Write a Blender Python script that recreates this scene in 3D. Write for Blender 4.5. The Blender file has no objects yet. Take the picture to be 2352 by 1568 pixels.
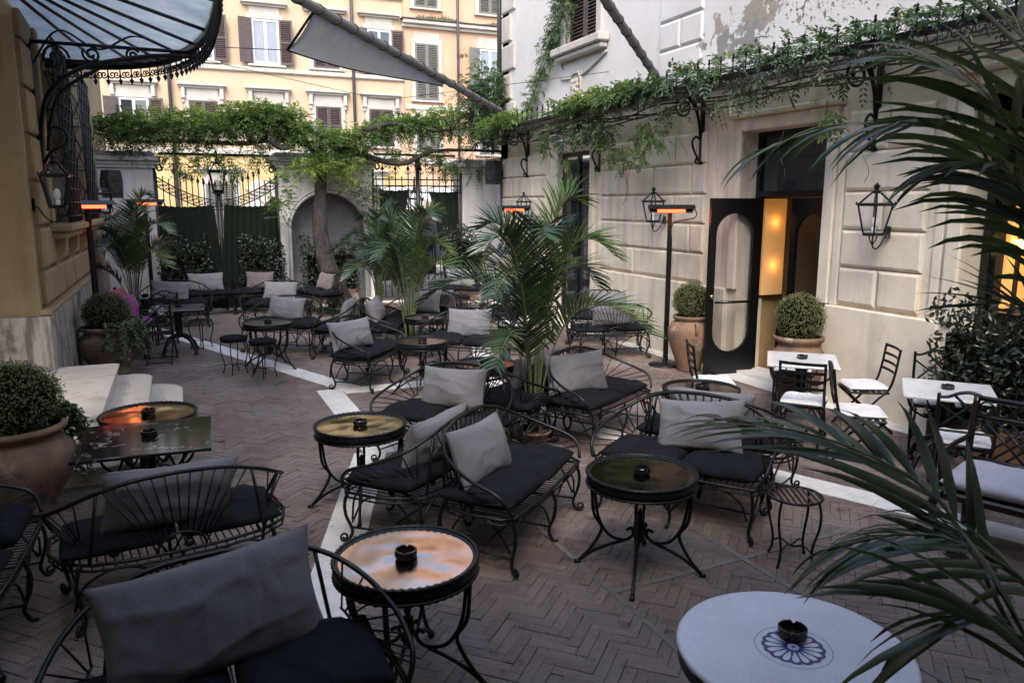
import bpy, math, random
import numpy as np
from mathutils import Vector, Matrix, noise as mnoise
random.seed(7)
R = math.radians
S = bpy.context.scene
COL = S.collection
# ------------------------------------------------------------------ camera
CAM_H = 2.35; YAW = R(23.4); PITCH = R(10.17); FPX = 1760.5; CX, CY = 1176.0, 784.0
cd = bpy.data.cameras.new('camera'); cam = bpy.data.objects.new('camera', cd); COL.objects.link(cam)
cam.location = (0, 0, CAM_H); cam.rotation_euler = (math.pi/2 - PITCH, 0, -YAW)
cd.sensor_width = 36; cd.lens = 36*FPX/2352; cd.clip_start = .05; cd.clip_end = 500
cd.dof.use_dof = True; cd.dof.focus_distance = 8.0; cd.dof.aperture_fstop = 9.0
S.camera = cam
S.render.resolution_x = 1024; S.render.resolution_y = 682
# ------------------------------------------------------------------ sky, sun, exposure
SUN_EL, SUN_AZ = 48, 206          # azimuth clockwise from +Y: light comes from behind left
w = bpy.data.worlds.new('World'); S.world = w; w.use_nodes = True
nt = w.node_tree; bg = nt.nodes['Background']
sk = nt.nodes.new('ShaderNodeTexSky'); sk.sky_type = 'NISHITA'; sk.sun_disc = False
sk.sun_elevation = R(SUN_EL); sk.sun_rotation = R(SUN_AZ); sk.air_density = 1.0; sk.dust_density = 2.0; sk.ozone_density = .5
nt.links.new(sk.outputs[0], bg.inputs[0]); bg.inputs[1].default_value = .15
sd = bpy.data.lights.new('sun', 'SUN'); sd.energy = .8; sd.angle = R(25); sd.color = (1, .97, .93)
so = bpy.data.objects.new('sun', sd); COL.objects.link(so)
_d = Vector((math.sin(R(SUN_AZ))*math.cos(R(SUN_EL)), math.cos(R(SUN_AZ))*math.cos(R(SUN_EL)), math.sin(R(SUN_EL))))
so.rotation_euler = _d.to_track_quat('Z', 'Y').to_euler(); so.location = (0, 0, 30)
vs = S.view_settings; vs.view_transform = 'Standard'; vs.look = 'None'; vs.gamma = 1; vs.use_curve_mapping = False
vs.exposure = 2.02
# ------------------------------------------------------------------ photo pixel -> place (pixels of a 2352 x 1568 view)
_fw = Vector((math.sin(YAW)*math.cos(PITCH), math.cos(YAW)*math.cos(PITCH), -math.sin(PITCH)))
_rt = Vector((math.cos(YAW), -math.sin(YAW), 0)); _up = _rt.cross(_fw); EYE = Vector((0, 0, CAM_H))
def ray(u, v): return _fw + _rt*((u-CX)/FPX) - _up*((v-CY)/FPX)
def onz(u, v, z=0.): d = ray(u, v); return EYE + d*((z-CAM_H)/d.z)
def onx(u, v, X): d = ray(u, v); return EYE + d*(X/d.x)
def ony(u, v, Y): d = ray(u, v); return EYE + d*(Y/d.y)
def atd(u, v, t): return EYE + ray(u, v)*t
# ------------------------------------------------------------------ mesh builder
class MB:
    def __init__(s): s.v = []; s.f = []
    def add(s, v, f):
        o = len(s.v); s.v += [tuple(p) for p in v]; s.f += [tuple(i+o for i in q) for q in f]; return s
    def box(s, x0, x1, y0, y1, z0, z1, M=None):
        v = [Vector(p) for p in ((x0,y0,z0),(x1,y0,z0),(x1,y1,z0),(x0,y1,z0),(x0,y0,z1),(x1,y0,z1),(x1,y1,z1),(x0,y1,z1))]
        if M: v = [M @ p for p in v]
        return s.add(v, [(0,3,2,1),(4,5,6,7),(0,1,5,4),(1,2,6,5),(2,3,7,6),(3,0,4,7)])
    def bbox(s, x0, x1, y0, y1, z0, z1, b, M=None):      # box with chamfered edges
        xs, ys, zs = (x0,x1), (y0,y1), (z0,z1); v = []; idx = {}
        for i in (0,1):
            for j in (0,1):
                for k in (0,1):
                    sx, sy, sz = (1,-1)[i]*b, (1,-1)[j]*b, (1,-1)[k]*b
                    for a, q in (('x',(xs[i],ys[j]+sy,zs[k]+sz)),('y',(xs[i]+sx,ys[j],zs[k]+sz)),('z',(xs[i]+sx,ys[j]+sy,zs[k]))):
                        idx[i,j,k,a] = len(v); v.append(Vector(q))
        f = []
        for i in (0,1):
            q = [(i,0,0),(i,1,0),(i,1,1),(i,0,1)]; q = q if i else q[::-1]; f.append([idx[c+('x',)] for c in q])
            q = [(0,i,0),(0,i,1),(1,i,1),(1,i,0)]; q = q if i else q[::-1]; f.append([idx[c+('y',)] for c in q])
            q = [(0,0,i),(1,0,i),(1,1,i),(0,1,i)]; q = q if i else q[::-1]; f.append([idx[c+('z',)] for c in q])
        for j in (0,1):
            for k in (0,1):
                f.append([idx[0,j,k,'y'], idx[1,j,k,'y'], idx[1,j,k,'z'], idx[0,j,k,'z']])
                f.append([idx[j,0,k,'x'], idx[j,1,k,'x'], idx[j,1,k,'z'], idx[j,0,k,'z']])
                f.append([idx[j,k,0,'x'], idx[j,k,1,'x'], idx[j,k,1,'y'], idx[j,k,0,'y']])
        for c in [(i,j,k) for i in (0,1) for j in (0,1) for k in (0,1)]: f.append([idx[c+(a,)] for a in 'xyz'])
        if M: v = [M @ p for p in v]
        return s.add(v, f)
    def tube(s, pts, r, n=6, closed=False, cap=True, flat=None):
        P = [Vector(p) for p in pts]; m = len(P)
        if m < 2: return s
        rr = r if isinstance(r, (list, tuple)) else [r]*m
        T = []
        for i in range(m):
            if closed: t = P[(i+1) % m] - P[i-1]
            else: t = P[min(i+1, m-1)] - P[max(i-1, 0)]
            T.append(t.normalized() if t.length > 1e-9 else Vector((0,0,1)))
        a = Vector((0,0,1)) if abs(T[0].z) < .9 else Vector((1,0,0))
        N = (a - T[0]*a.dot(T[0])).normalized(); v = []
        for i in range(m):
            N = N - T[i]*N.dot(T[i])
            if N.length < 1e-6: N = Vector((1,0,0)) - T[i]*T[i].x
            N.normalize(); B = T[i].cross(N)
            for k in range(n):
                an = 2*math.pi*k/n; ca, sa = math.cos(an), math.sin(an)
                if flat: sa *= flat
                v.append(P[i] + (N*ca + B*sa)*rr[i])
        f = []
        for i in range(m if closed else m-1):
            j = (i+1) % m
            for k in range(n): f.append((i*n+k, i*n+(k+1) % n, j*n+(k+1) % n, j*n+k))
        if cap and not closed: f.append(tuple(range(n-1, -1, -1))); f.append(tuple((m-1)*n+k for k in range(n)))
        return s.add(v, f)
    def lathe(s, prof, n=24, c=(0,0,0), caps=True, wob=0):
        v = []; f = []; m = len(prof)
        for r, z in prof:
            for k in range(n):
                a = 2*math.pi*k/n; q = r*(1 + wob*math.sin(3*a+z*5))
                v.append((c[0]+q*math.cos(a), c[1]+q*math.sin(a), c[2]+z))
        for i in range(m-1):
            for k in range(n): f.append((i*n+k, i*n+(k+1) % n, (i+1)*n+(k+1) % n, (i+1)*n+k))
        if caps: f.append(tuple(range(n-1, -1, -1))); f.append(tuple((m-1)*n+k for k in range(n)))
        return s.add(v, f)
    def prism(s, outline, lo, hi, axis='y', M=None):     # outline [(a,b)] swept along an axis
        def P(a, b, c): return Vector({'y': (a, c, b), 'x': (c, a, b), 'z': (a, b, c)}[axis])
        n = len(outline); v = [P(a, b, lo) for a, b in outline] + [P(a, b, hi) for a, b in outline]
        if M: v = [M @ p for p in v]
        return s.add(v, [tuple(range(n)), tuple(range(2*n-1, n-1, -1))] + [(i, i+n, (i+1) % n+n, (i+1) % n) for i in range(n)])
    def mesh(s, name, mat, smooth=True):
        me = bpy.data.meshes.new(name); me.from_pydata(s.v, [], s.f); me.validate(); me.update()
        if smooth: me.shade_smooth()
        me.materials.append(mat); return me
    def build(s, name, mat, parent=None, smooth=True, loc=None):
        return put(name, s.mesh(name, mat, smooth), parent, loc)
def put(name, me, parent=None, loc=None, rot=None):
    o = bpy.data.objects.new(name, me); COL.objects.link(o); o.parent = parent
    if loc is not None: o.location = loc
    if rot is not None: o.rotation_euler = rot
    return o
def tag(o, label=None, cat=None, group=None, kind=None):
    if label: o['label'] = label
    if cat: o['category'] = cat
    if group: o['group'] = group
    if kind: o['kind'] = kind
    return o
def empty(name, loc=(0,0,0), rz=0.):
    o = bpy.data.objects.new(name, None); COL.objects.link(o); o.location = loc; o.rotation_euler = (0, 0, rz); o.empty_display_size = .1
    return o
def copy_tree(o, parent=None):
    c = o.copy(); COL.objects.link(c); c.parent = parent
    for ch in o.children: copy_tree(ch, c)
    return c
def place(proto, used, loc, rz=0., label=None, cat=None, group=None):
    o = proto if not used.get(proto.name) else copy_tree(proto)
    used[proto.name] = 1
    o.location = loc; o.rotation_euler = (0, 0, rz)
    return tag(o, label, cat, group)
USED = {}
def bez(p0, p1, p2, p3, n):
    p0, p1, p2, p3 = map(Vector, (p0, p1, p2, p3)); o = []
    for i in range(n+1):
        t = i/n; o.append(p0*(1-t)**3 + p1*3*t*(1-t)**2 + p2*3*t*t*(1-t) + p3*t**3)
    return o
def spline(pts, n=6):                                    # Catmull-Rom
    P = [Vector(p) for p in pts]; P = [P[0]*2-P[1]] + P + [P[-1]*2-P[-2]]; o = []
    for i in range(1, len(P)-2):
        a, b, c, d = P[i-1:i+3]
        for k in range(n):
            t = k/n; o.append(.5*((2*b) + (c-a)*t + (2*a-5*b+4*c-d)*t*t + (3*b-a-3*c+d)*t**3))
    o.append(P[-2]); return o
def scroll(c, ex, ez, r0, turns=1.4, n=16, start=0., shrink=.25):   # flat spiral in the plane ex, ez
    c, ex, ez = Vector(c), Vector(ex), Vector(ez); o = []
    for i in range(n+1):
        t = i/n; a = start + turns*2*math.pi*t; r = r0*(1-(1-shrink)*t); o.append(c + ex*(r*math.cos(a)) + ez*(r*math.sin(a)))
    return o
# ------------------------------------------------------------------ materials
def srgb(r, g, b): return tuple((c/255/12.92 if c <= 10 else ((c/255+.055)/1.055)**2.4) for c in (r, g, b))
def mat(name, c, rough=.7, c2=None, scale=6., contrast=(.35,.65), metal=0., bump=0., bscale=40., spec=.5, coat=0., detail=6., island=0., sheen=0., emit=None, es=0., stretch=None, c3=None, s3=1.2, k3=(.5,.7)):
    m = bpy.data.materials.new(name); m.use_nodes = True; n = m.node_tree.nodes; L = m.node_tree.links; b = n['Principled BSDF']
    b.inputs['Roughness'].default_value = rough; b.inputs['Metallic'].default_value = metal; b.inputs['Specular IOR Level'].default_value = spec
    b.inputs['Coat Weight'].default_value = coat; b.inputs['Sheen Weight'].default_value = sheen
    tc = n.new('ShaderNodeTexCoord'); vec = tc.outputs['Object']
    if stretch:
        mp = n.new('ShaderNodeMapping'); mp.inputs['Scale'].default_value = stretch; L.new(vec, mp.inputs[0]); vec = mp.outputs[0]
    col = None
    def ramp(src, k):
        r = n.new('ShaderNodeMapRange'); r.inputs[1].default_value, r.inputs[2].default_value = k; L.new(src, r.inputs[0]); return r.outputs[0]
    def mix(fac, a, bb):
        x = n.new('ShaderNodeMix'); x.data_type = 'RGBA'
        if isinstance(fac, float): x.inputs[0].default_value = fac
        else: L.new(fac, x.inputs[0])
        for i, q in ((6, a), (7, bb)):
            if isinstance(q, tuple): x.inputs[i].default_value = (*q, 1)
            else: L.new(q, x.inputs[i])
        return x.outputs[2]
    col = tuple(c)
    if c2:
        t = n.new('ShaderNodeTexNoise'); t.inputs['Scale'].default_value = scale; t.inputs['Detail'].default_value = detail; t.inputs['Roughness'].default_value = .6; L.new(vec, t.inputs['Vector'])
        col = mix(ramp(t.outputs[0], contrast), col, tuple(c2))
    if c3:
        t = n.new('ShaderNodeTexNoise'); t.inputs['Scale'].default_value = s3; t.inputs['Detail'].default_value = 8; t.inputs['Roughness'].default_value = .65; L.new(tc.outputs['Object'], t.inputs['Vector'])
        col = mix(ramp(t.outputs[0], k3), col, tuple(c3))
    if island:
        g = n.new('ShaderNodeNewGeometry'); oi = n.new('ShaderNodeObjectInfo'); ad = n.new('ShaderNodeMath'); ad.operation = 'ADD'
        L.new(g.outputs['Random Per Island'], ad.inputs[0]); L.new(oi.outputs['Random'], ad.inputs[1])
        fr = n.new('ShaderNodeMath'); fr.operation = 'FRACT'; L.new(ad.outputs[0], fr.inputs[0])
        h = n.new('ShaderNodeHueSaturation'); mr = n.new('ShaderNodeMapRange'); mr.inputs[3].default_value = 1-island; mr.inputs[4].default_value = 1+island; L.new(fr.outputs[0], mr.inputs[0]); L.new(mr.outputs[0], h.inputs['Value'])
        m2 = n.new('ShaderNodeMath'); m2.operation = 'MULTIPLY'; m2.inputs[1].default_value = 7.31; L.new(fr.outputs[0], m2.inputs[0])
        f2 = n.new('ShaderNodeMath'); f2.operation = 'FRACT'; L.new(m2.outputs[0], f2.inputs[0])
        mh = n.new('ShaderNodeMapRange'); mh.inputs[3].default_value = .485; mh.inputs[4].default_value = .515; L.new(f2.outputs[0], mh.inputs[0]); L.new(mh.outputs[0], h.inputs['Hue'])
        if isinstance(col, tuple): h.inputs['Color'].default_value = (*col, 1)
        else: L.new(col, h.inputs['Color'])
        col = h.outputs[0]
    if isinstance(col, tuple): b.inputs['Base Color'].default_value = (*col, 1)
    else: L.new(col, b.inputs['Base Color'])
    if bump:
        t = n.new('ShaderNodeTexNoise'); t.inputs['Scale'].default_value = bscale; t.inputs['Detail'].default_value = 5; L.new(vec, t.inputs['Vector'])
        bp = n.new('ShaderNodeBump'); bp.inputs['Strength'].default_value = bump; bp.inputs['Distance'].default_value = .02; L.new(t.outputs[0], bp.inputs['Height']); L.new(bp.outputs[0], b.inputs['Normal'])
    if emit: b.inputs['Emission Color'].default_value = (*emit, 1); b.inputs['Emission Strength'].default_value = es
    m['bsdf'] = b.name; return m
def leafmat(name, c, c2, rough=.42, trans=.35, island=.35):
    m = mat(name, c, rough, c2, 3., island=island, spec=.5)
    n = m.node_tree.nodes; L = m.node_tree.links; b = n['Principled BSDF']
    tr = n.new('ShaderNodeBsdfTranslucent'); mx = n.new('ShaderNodeMixShader'); mx.inputs[0].default_value = trans
    src = b.inputs['Base Color'].links[0].from_socket
    h = n.new('ShaderNodeHueSaturation'); h.inputs['Value'].default_value = 1.6; h.inputs['Hue'].default_value = .485; L.new(src, h.inputs['Color']); L.new(h.outputs[0], tr.inputs[0])
    L.new(b.outputs[0], mx.inputs[1]); L.new(tr.outputs[0], mx.inputs[2]); L.new(mx.outputs[0], n['Material Output'].inputs[0]); return m
def glass(name, c, rough=.03, alpha=.25, spec=.6):
    m = mat(name, c, rough, spec=spec); m.node_tree.nodes['Principled BSDF'].inputs['Alpha'].default_value = alpha; return m
M = {}
M['iron'] = mat('black_iron', (.004,.004,.005), .33, (.010,.009,.009), 14., spec=.28, bump=.15, bscale=60)
M['castiron'] = mat('cast_iron', (.004,.0045,.0045), .42, (.010,.010,.010), 25., spec=.3, bump=.3, bscale=50)
M['gateiron'] = mat('gate_iron', (.008,.009,.011), .5, (.018,.019,.021), 12., bump=.2, bscale=40)
M['pad'] = mat('charcoal_fabric', (.0065,.007,.010), .9, (.0105,.0115,.015), 9., bump=.3, bscale=420, sheen=.0, spec=.12)
M['linen'] = mat('grey_linen', (.185,.178,.200), .95, (.285,.275,.300), 85., bump=.9, bscale=260, spec=.15, sheen=.1, stretch=(1,1,6))
M['rose'] = mat('rose_linen', (.10,.075,.080), .95, (.145,.11,.115), 90., bump=.3, bscale=420, sheen=.2)
M['magenta'] = mat('magenta_fabric', (.16,.018,.11), .9, (.22,.03,.15), 8., sheen=.2)
M['redfab'] = mat('red_fabric', (.16,.018,.035), .9, (.22,.03,.05), 8., sheen=.2)
M['whitepad'] = mat('white_cotton', (.52,.50,.50), .9, (.60,.58,.58), 12., bump=.3, bscale=300, sheen=.2)
M['terra'] = mat('terracotta', (.20,.115,.068), .85, (.115,.072,.048), 4., contrast=(.42,.62), bump=.5, bscale=30, c3=(.36,.28,.21), s3=3.4, k3=(.56,.70))
M['brick'] = mat('floor_brick', (.180,.130,.108), .48, (.140,.100,.083), 9., contrast=(.38,.68), bump=.7, bscale=60, island=.13, c3=(.225,.182,.163), s3=1.3, k3=(.45,.70), spec=.4)
def stain(m, sc, lo, hi, dark):
    n = m.node_tree.nodes; L = m.node_tree.links; b = n['Principled BSDF']; src = b.inputs['Base Color'].links[0].from_socket
    g = n.new('ShaderNodeNewGeometry')
    for s_, l_, h_, d_ in zip(sc, lo, hi, dark):
        t = n.new('ShaderNodeTexNoise'); t.inputs['Scale'].default_value = s_; t.inputs['Detail'].default_value = 4; L.new(g.outputs['Position'], t.inputs['Vector'])
        r = n.new('ShaderNodeMapRange'); r.inputs[1].default_value = l_; r.inputs[2].default_value = h_; r.inputs[3].default_value = 1; r.inputs[4].default_value = d_; L.new(t.outputs[0], r.inputs[0])
        h = n.new('ShaderNodeHueSaturation'); L.new(r.outputs[0], h.inputs['Value']); L.new(src, h.inputs['Color']); src = h.outputs[0]
    L.new(src, b.inputs['Base Color'])
def streaks(m, sc, lo, hi, dark):
    n = m.node_tree.nodes; L = m.node_tree.links; b = n['Principled BSDF']; src = b.inputs['Base Color'].links[0].from_socket
    g = n.new('ShaderNodeNewGeometry'); mp = n.new('ShaderNodeMapping'); mp.inputs['Scale'].default_value = sc; L.new(g.outputs['Position'], mp.inputs[0])
    t = n.new('ShaderNodeTexNoise'); t.inputs['Scale'].default_value = 1.; t.inputs['Detail'].default_value = 6; L.new(mp.outputs[0], t.inputs['Vector'])
    r = n.new('ShaderNodeMapRange'); r.inputs[1].default_value = lo; r.inputs[2].default_value = hi; r.inputs[3].default_value = 1; r.inputs[4].default_value = dark; L.new(t.outputs[0], r.inputs[0])
    h = n.new('ShaderNodeHueSaturation'); L.new(r.outputs[0], h.inputs['Value']); L.new(src, h.inputs['Color']); L.new(h.outputs[0], b.inputs['Base Color'])
stain(M['brick'], (1.1, 9., 28.), (.48, .60, .64), (.70, .68, .70), (.62, .55, .5))
M['grout'] = mat('floor_mortar', (.10,.072,.062), .9, (.15,.115,.10), 30.)
M['trav'] = mat('travertine', (.66,.63,.58), .5, (.50,.47,.43), 9., stretch=(1,1,1), bump=.15, bscale=25, c3=(.66,.63,.59), s3=2., k3=(.4,.7))
M['stonestrip'] = mat('dark_stone_strip', (.10,.09,.085), .6, (.17,.155,.14), 15.)
M['cream'] = mat('cream_plaster', (.72,.62,.48), .9, (.77,.68,.55), 3., bump=.4, bscale=120, c3=(.60,.51,.40), s3=.8, k3=(.5,.75))
M['yellow'] = mat('ochre_plaster', (.30,.215,.115), .9, (.34,.25,.14), 3., bump=.35, bscale=100, c3=(.24,.165,.09), s3=.9, k3=(.5,.75))
M['dado'] = mat('weathered_marble', (.40,.36,.32), .6, (.15,.125,.105), 3.0, contrast=(.45,.62), bump=.25, bscale=20, stretch=(3,3,.5), c3=(.07,.055,.045), s3=2.2, k3=(.52,.66))
M['stucco'] = mat('white_stucco', (.60,.58,.57), .92, (.52,.50,.49), 2., bump=.5, bscale=70, c3=(.44,.42,.41), s3=1.1, k3=(.55,.8))
M['street_y'] = mat('street_yellow', (.45,.325,.215), .9, (.49,.36,.24), .6, bump=.1, bscale=30)
M['street_y2'] = mat('street_ochre', (.46,.32,.145), .9, (.51,.37,.18), .6)
M['street_p'] = mat('street_peach', (.52,.30,.185), .9, (.56,.345,.225), .5, c3=(.47,.29,.19), s3=.4)
M['trim'] = mat('pale_trim', (.47,.42,.365), .85, (.38,.34,.29), 1.5)
M['shutter'] = mat('brown_shutter', (.065,.042,.040), .6, (.09,.06,.055), 5.)
M['shutter_g'] = mat('grey_shutter', (.13,.12,.10), .6, (.17,.16,.14), 5.)
M['white'] = mat('white_paint', (.55,.54,.52), .5)
M['pane'] = mat('window_glass', (.02,.025,.03), .04, spec=.9)
M['curtain_w'] = mat('white_curtain', (.34,.36,.40), .9, (.22,.25,.30), 3., stretch=(8,1,.3))
M['pipe'] = mat('brown_pipe', (.05,.04,.036), .5)
M['blackpaint'] = mat('black_gloss_paint', (.0035,.004,.004), .25, (.006,.006,.006), 20., spec=.45, bump=.1, bscale=60)
M['speaker'] = mat('speaker_plastic', (.012,.012,.013), .6, bump=.4, bscale=200)
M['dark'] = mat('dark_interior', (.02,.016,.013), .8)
M['interior'] = mat('interior_ochre', (.36,.24,.11), .8, (.30,.19,.08), 3., bump=.2, bscale=80)
M['asphalt'] = mat('asphalt', (.055,.055,.056), .85, (.07,.07,.07), 40.)
M['pave'] = mat('pavement', (.30,.29,.27), .8, (.24,.23,.22), 8.)
M['velvet'] = mat('green_velvet', (.0045,.0085,.0055), .85, (.010,.018,.011), 30., sheen=.06, stretch=(6,6,.4), spec=.1)
M['sail'] = leafmat('grey_canvas', (.17,.165,.16), (.21,.20,.195), .9, .40, .0001)
M['red'] = mat('dark_red_frame', (.16,.012,.022), .45)
M['poster'] = mat('poster_print', (.014,.010,.008), .4)
M['poster_art'] = mat('poster_picture', (.30,.20,.03), .5, (.03,.022,.008), 9., contrast=(.42,.58))
M['ink'] = mat('white_ink', (.7,.68,.64), .6)
M['orange'] = mat('orange_letters', (.75,.16,.04), .6)
M['bark'] = mat('wisteria_bark', (.060,.048,.040), .9, (.018,.015,.013), 12., bump=1., bscale=22, stretch=(3,3,.5))
M['stem'] = mat('green_stem', (.07,.09,.03), .6, (.10,.11,.04), 8.)
M['vinestem'] = mat('vine_stem', (.05,.038,.03), .85, (.08,.065,.05), 20.)
M['palm'] = leafmat('palm_leaf', (.020,.040,.017), (.034,.062,.024), .20, .20, .35)
M['palm_n'] = leafmat('palm_leaf_near', (.026,.050,.013), (.044,.075,.018), .30, .30, .4)
M['palm_y'] = leafmat('palm_leaf_fresh', (.045,.082,.018), (.065,.105,.024), .30, .25, .3)
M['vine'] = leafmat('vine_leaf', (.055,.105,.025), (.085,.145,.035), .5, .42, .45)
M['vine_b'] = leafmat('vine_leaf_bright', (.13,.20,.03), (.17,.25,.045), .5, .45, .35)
M['vine_d'] = leafmat('vine_leaf_cool', (.035,.070,.032), (.06,.105,.045), .4, .3, .45)
M['box'] = leafmat('boxwood_leaf', (.085,.095,.030), (.15,.15,.055), .5, .2, .5)
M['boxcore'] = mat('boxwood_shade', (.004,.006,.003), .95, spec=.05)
M['laurel'] = leafmat('laurel_leaf', (.012,.019,.010), (.022,.031,.016), .35, .15, .45)
M['ivy'] = leafmat('ivy_leaf', (.05,.085,.03), (.11,.15,.07), .45, .2, .5)
M['copper'] = mat('copper_sheet', (.60,.46,.37), .12, (.44,.33,.26), 6., metal=1., bump=.05, bscale=400)
M['brass'] = mat('brass_sheet', (.42,.34,.17), .14, (.32,.26,.12), 6., metal=1.)
M['bronze'] = mat('dark_sheet', (.17,.13,.105), .10, (.13,.10,.08), 6., metal=1.)
M['steeltop'] = mat('grey_sheet', (.30,.29,.29), .22, (.24,.24,.25), 6., metal=1.)
M['ash'] = mat('ashtray_black', (.010,.008,.009), .12, spec=.6)
M['soil'] = mat('soil', (.025,.018,.012), .95)
def _(): pass
def frosted(name, c):
    m = bpy.data.materials.new(name); m.use_nodes = True; n = m.node_tree.nodes; L = m.node_tree.links; n.remove(n['Principled BSDF'])
    tr = n.new('ShaderNodeBsdfTransparent'); tl = n.new('ShaderNodeBsdfTranslucent'); gs = n.new('ShaderNodeBsdfGlossy'); gs.inputs['Roughness'].default_value = .08
    nz = n.new('ShaderNodeTexNoise'); nz.inputs['Scale'].default_value = 3.; nz.inputs['Detail'].default_value = 8; tc = n.new('ShaderNodeTexCoord'); L.new(tc.outputs['Object'], nz.inputs['Vector'])
    mr = n.new('ShaderNodeMapRange'); mr.inputs[1].default_value = .35; mr.inputs[2].default_value = .7; mr.inputs[3].default_value = .70; mr.inputs[4].default_value = .95; L.new(nz.outputs[0], mr.inputs[0])
    tr.inputs[0].default_value = (.92,.96,.98,1); tl.inputs[0].default_value = (*c, 1)
    m1 = n.new('ShaderNodeMixShader'); L.new(mr.outputs[0], m1.inputs[0]); L.new(tr.outputs[0], m1.inputs[1]); L.new(tl.outputs[0], m1.inputs[2])
    fr = n.new('ShaderNodeFresnel'); m2 = n.new('ShaderNodeMixShader'); L.new(fr.outputs[0], m2.inputs[0]); L.new(m1.outputs[0], m2.inputs[1]); L.new(gs.outputs[0], m2.inputs[2]); L.new(m2.outputs[0], n['Material Output'].inputs[0]); return m
M['canopyglass'] = frosted('canopy_glass', (.86,.93,.96))
M['lampglass'] = glass('lantern_glass', (.35,.36,.38), .05, .10)
M['doorglass'] = glass('door_glass', (.04,.04,.04), .02, .12, .8)
M['bulb'] = mat('white_bulb', (.7,.7,.68), .4)
M['glow'] = mat('heater_glow', (.05,.01,.01), .5, emit=(1,.07,.025), es=.6)
M['hot'] = mat('heater_coil', (.05,.01,.01), .5, emit=(1,.14,.05), es=1.5)
M['lamp'] = mat('warm_lamp', (.75,.50,.22), .6, emit=(1,.42,.10), es=.05)
M['strip'] = mat('amber_strip', (.75,.50,.22), .6, emit=(1,.45,.11), es=.30)
M['bulb_on'] = mat('lit_bulb', (1,.9,.7), .5, emit=(1,.60,.22), es=1.0)
def marble(name, base, vein, scale, w, rough=.15, soft=None, sharp=1.):
    m = mat(name, base, rough, soft, 2.5, spec=.5); n = m.node_tree.nodes; L = m.node_tree.links; b = n['Principled BSDF']
    tc = n.new('ShaderNodeTexCoord'); nz = n.new('ShaderNodeTexNoise'); nz.inputs['Scale'].default_value = scale; nz.inputs['Detail'].default_value = 6; nz.inputs['Distortion'].default_value = 1.2
    L.new(tc.outputs['Object'], nz.inputs['Vector'])
    a = n.new('ShaderNodeMath'); a.operation = 'SUBTRACT'; a.inputs[1].default_value = .5; L.new(nz.outputs[0], a.inputs[0])
    q = n.new('ShaderNodeMath'); q.operation = 'ABSOLUTE'; L.new(a.outputs[0], q.inputs[0])
    r = n.new('ShaderNodeMapRange'); r.inputs[1].default_value = 0; r.inputs[2].default_value = w; r.inputs[3].default_value = sharp; r.inputs[4].default_value = 0; L.new(q.outputs[0], r.inputs[0])
    n2 = n.new('ShaderNodeTexNoise'); n2.inputs['Scale'].default_value = scale*1.3; L.new(tc.outputs['Object'], n2.inputs['Vector'])
    r2 = n.new('ShaderNodeMapRange'); r2.inputs[1].default_value = .46; r2.inputs[2].default_value = .60; L.new(n2.outputs[0], r2.inputs[0])
    mu = n.new('ShaderNodeMath'); mu.operation = 'MULTIPLY'; L.new(r.outputs[0], mu.inputs[0]); L.new(r2.outputs[0], mu.inputs[1])
    x = n.new('ShaderNodeMix'); x.data_type = 'RGBA'; L.new(mu.outputs[0], x.inputs[0]); x.inputs[7].default_value = (*vein, 1)
    if b.inputs['Base Color'].links: L.new(b.inputs['Base Color'].links[0].from_socket, x.inputs[6])
    else: x.inputs[6].default_value = (*base, 1)
    L.new(x.outputs[2], b.inputs['Base Color']); return m
M['marble_w'] = marble('white_marble', (.58,.575,.58), (.18,.18,.195), 6., .035, .22, (.50,.495,.50), .75)
M['marble_k'] = marble('black_marble', (.006,.0055,.006), (.50,.47,.46), 3.2, .014, .10, (.009,.0085,.009))
M['step'] = marble('step_marble', (.50,.44,.37), (.28,.23,.18), 3.5, .05, .45, (.58,.52,.45), .65)
streaks(M['cream'], (5, 5, .5), .48, .75, .72); streaks(M['stucco'], (5, 5, .5), .48, .75, .72); streaks(M['yellow'], (5, 5, .5), .48, .75, .7)
stain(M['cream'], (2.2, 14.), (.52, .62), (.75, .72), (.85, .85))
# ================================================================== SETTING
XR, XL, YB = 7.10, -1.45, 18.50
# ---- ground
g = MB(); g.box(-60, 60, -30, 90, -.5, -.03); tag(g.build('ground', M['asphalt'], smooth=False), kind='structure')
fb = MB(); fb.box(-6, XR+.4, -6, YB+.9, -.029, -.010); floor = tag(fb.build('floor', M['grout'], smooth=False), kind='structure')
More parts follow.
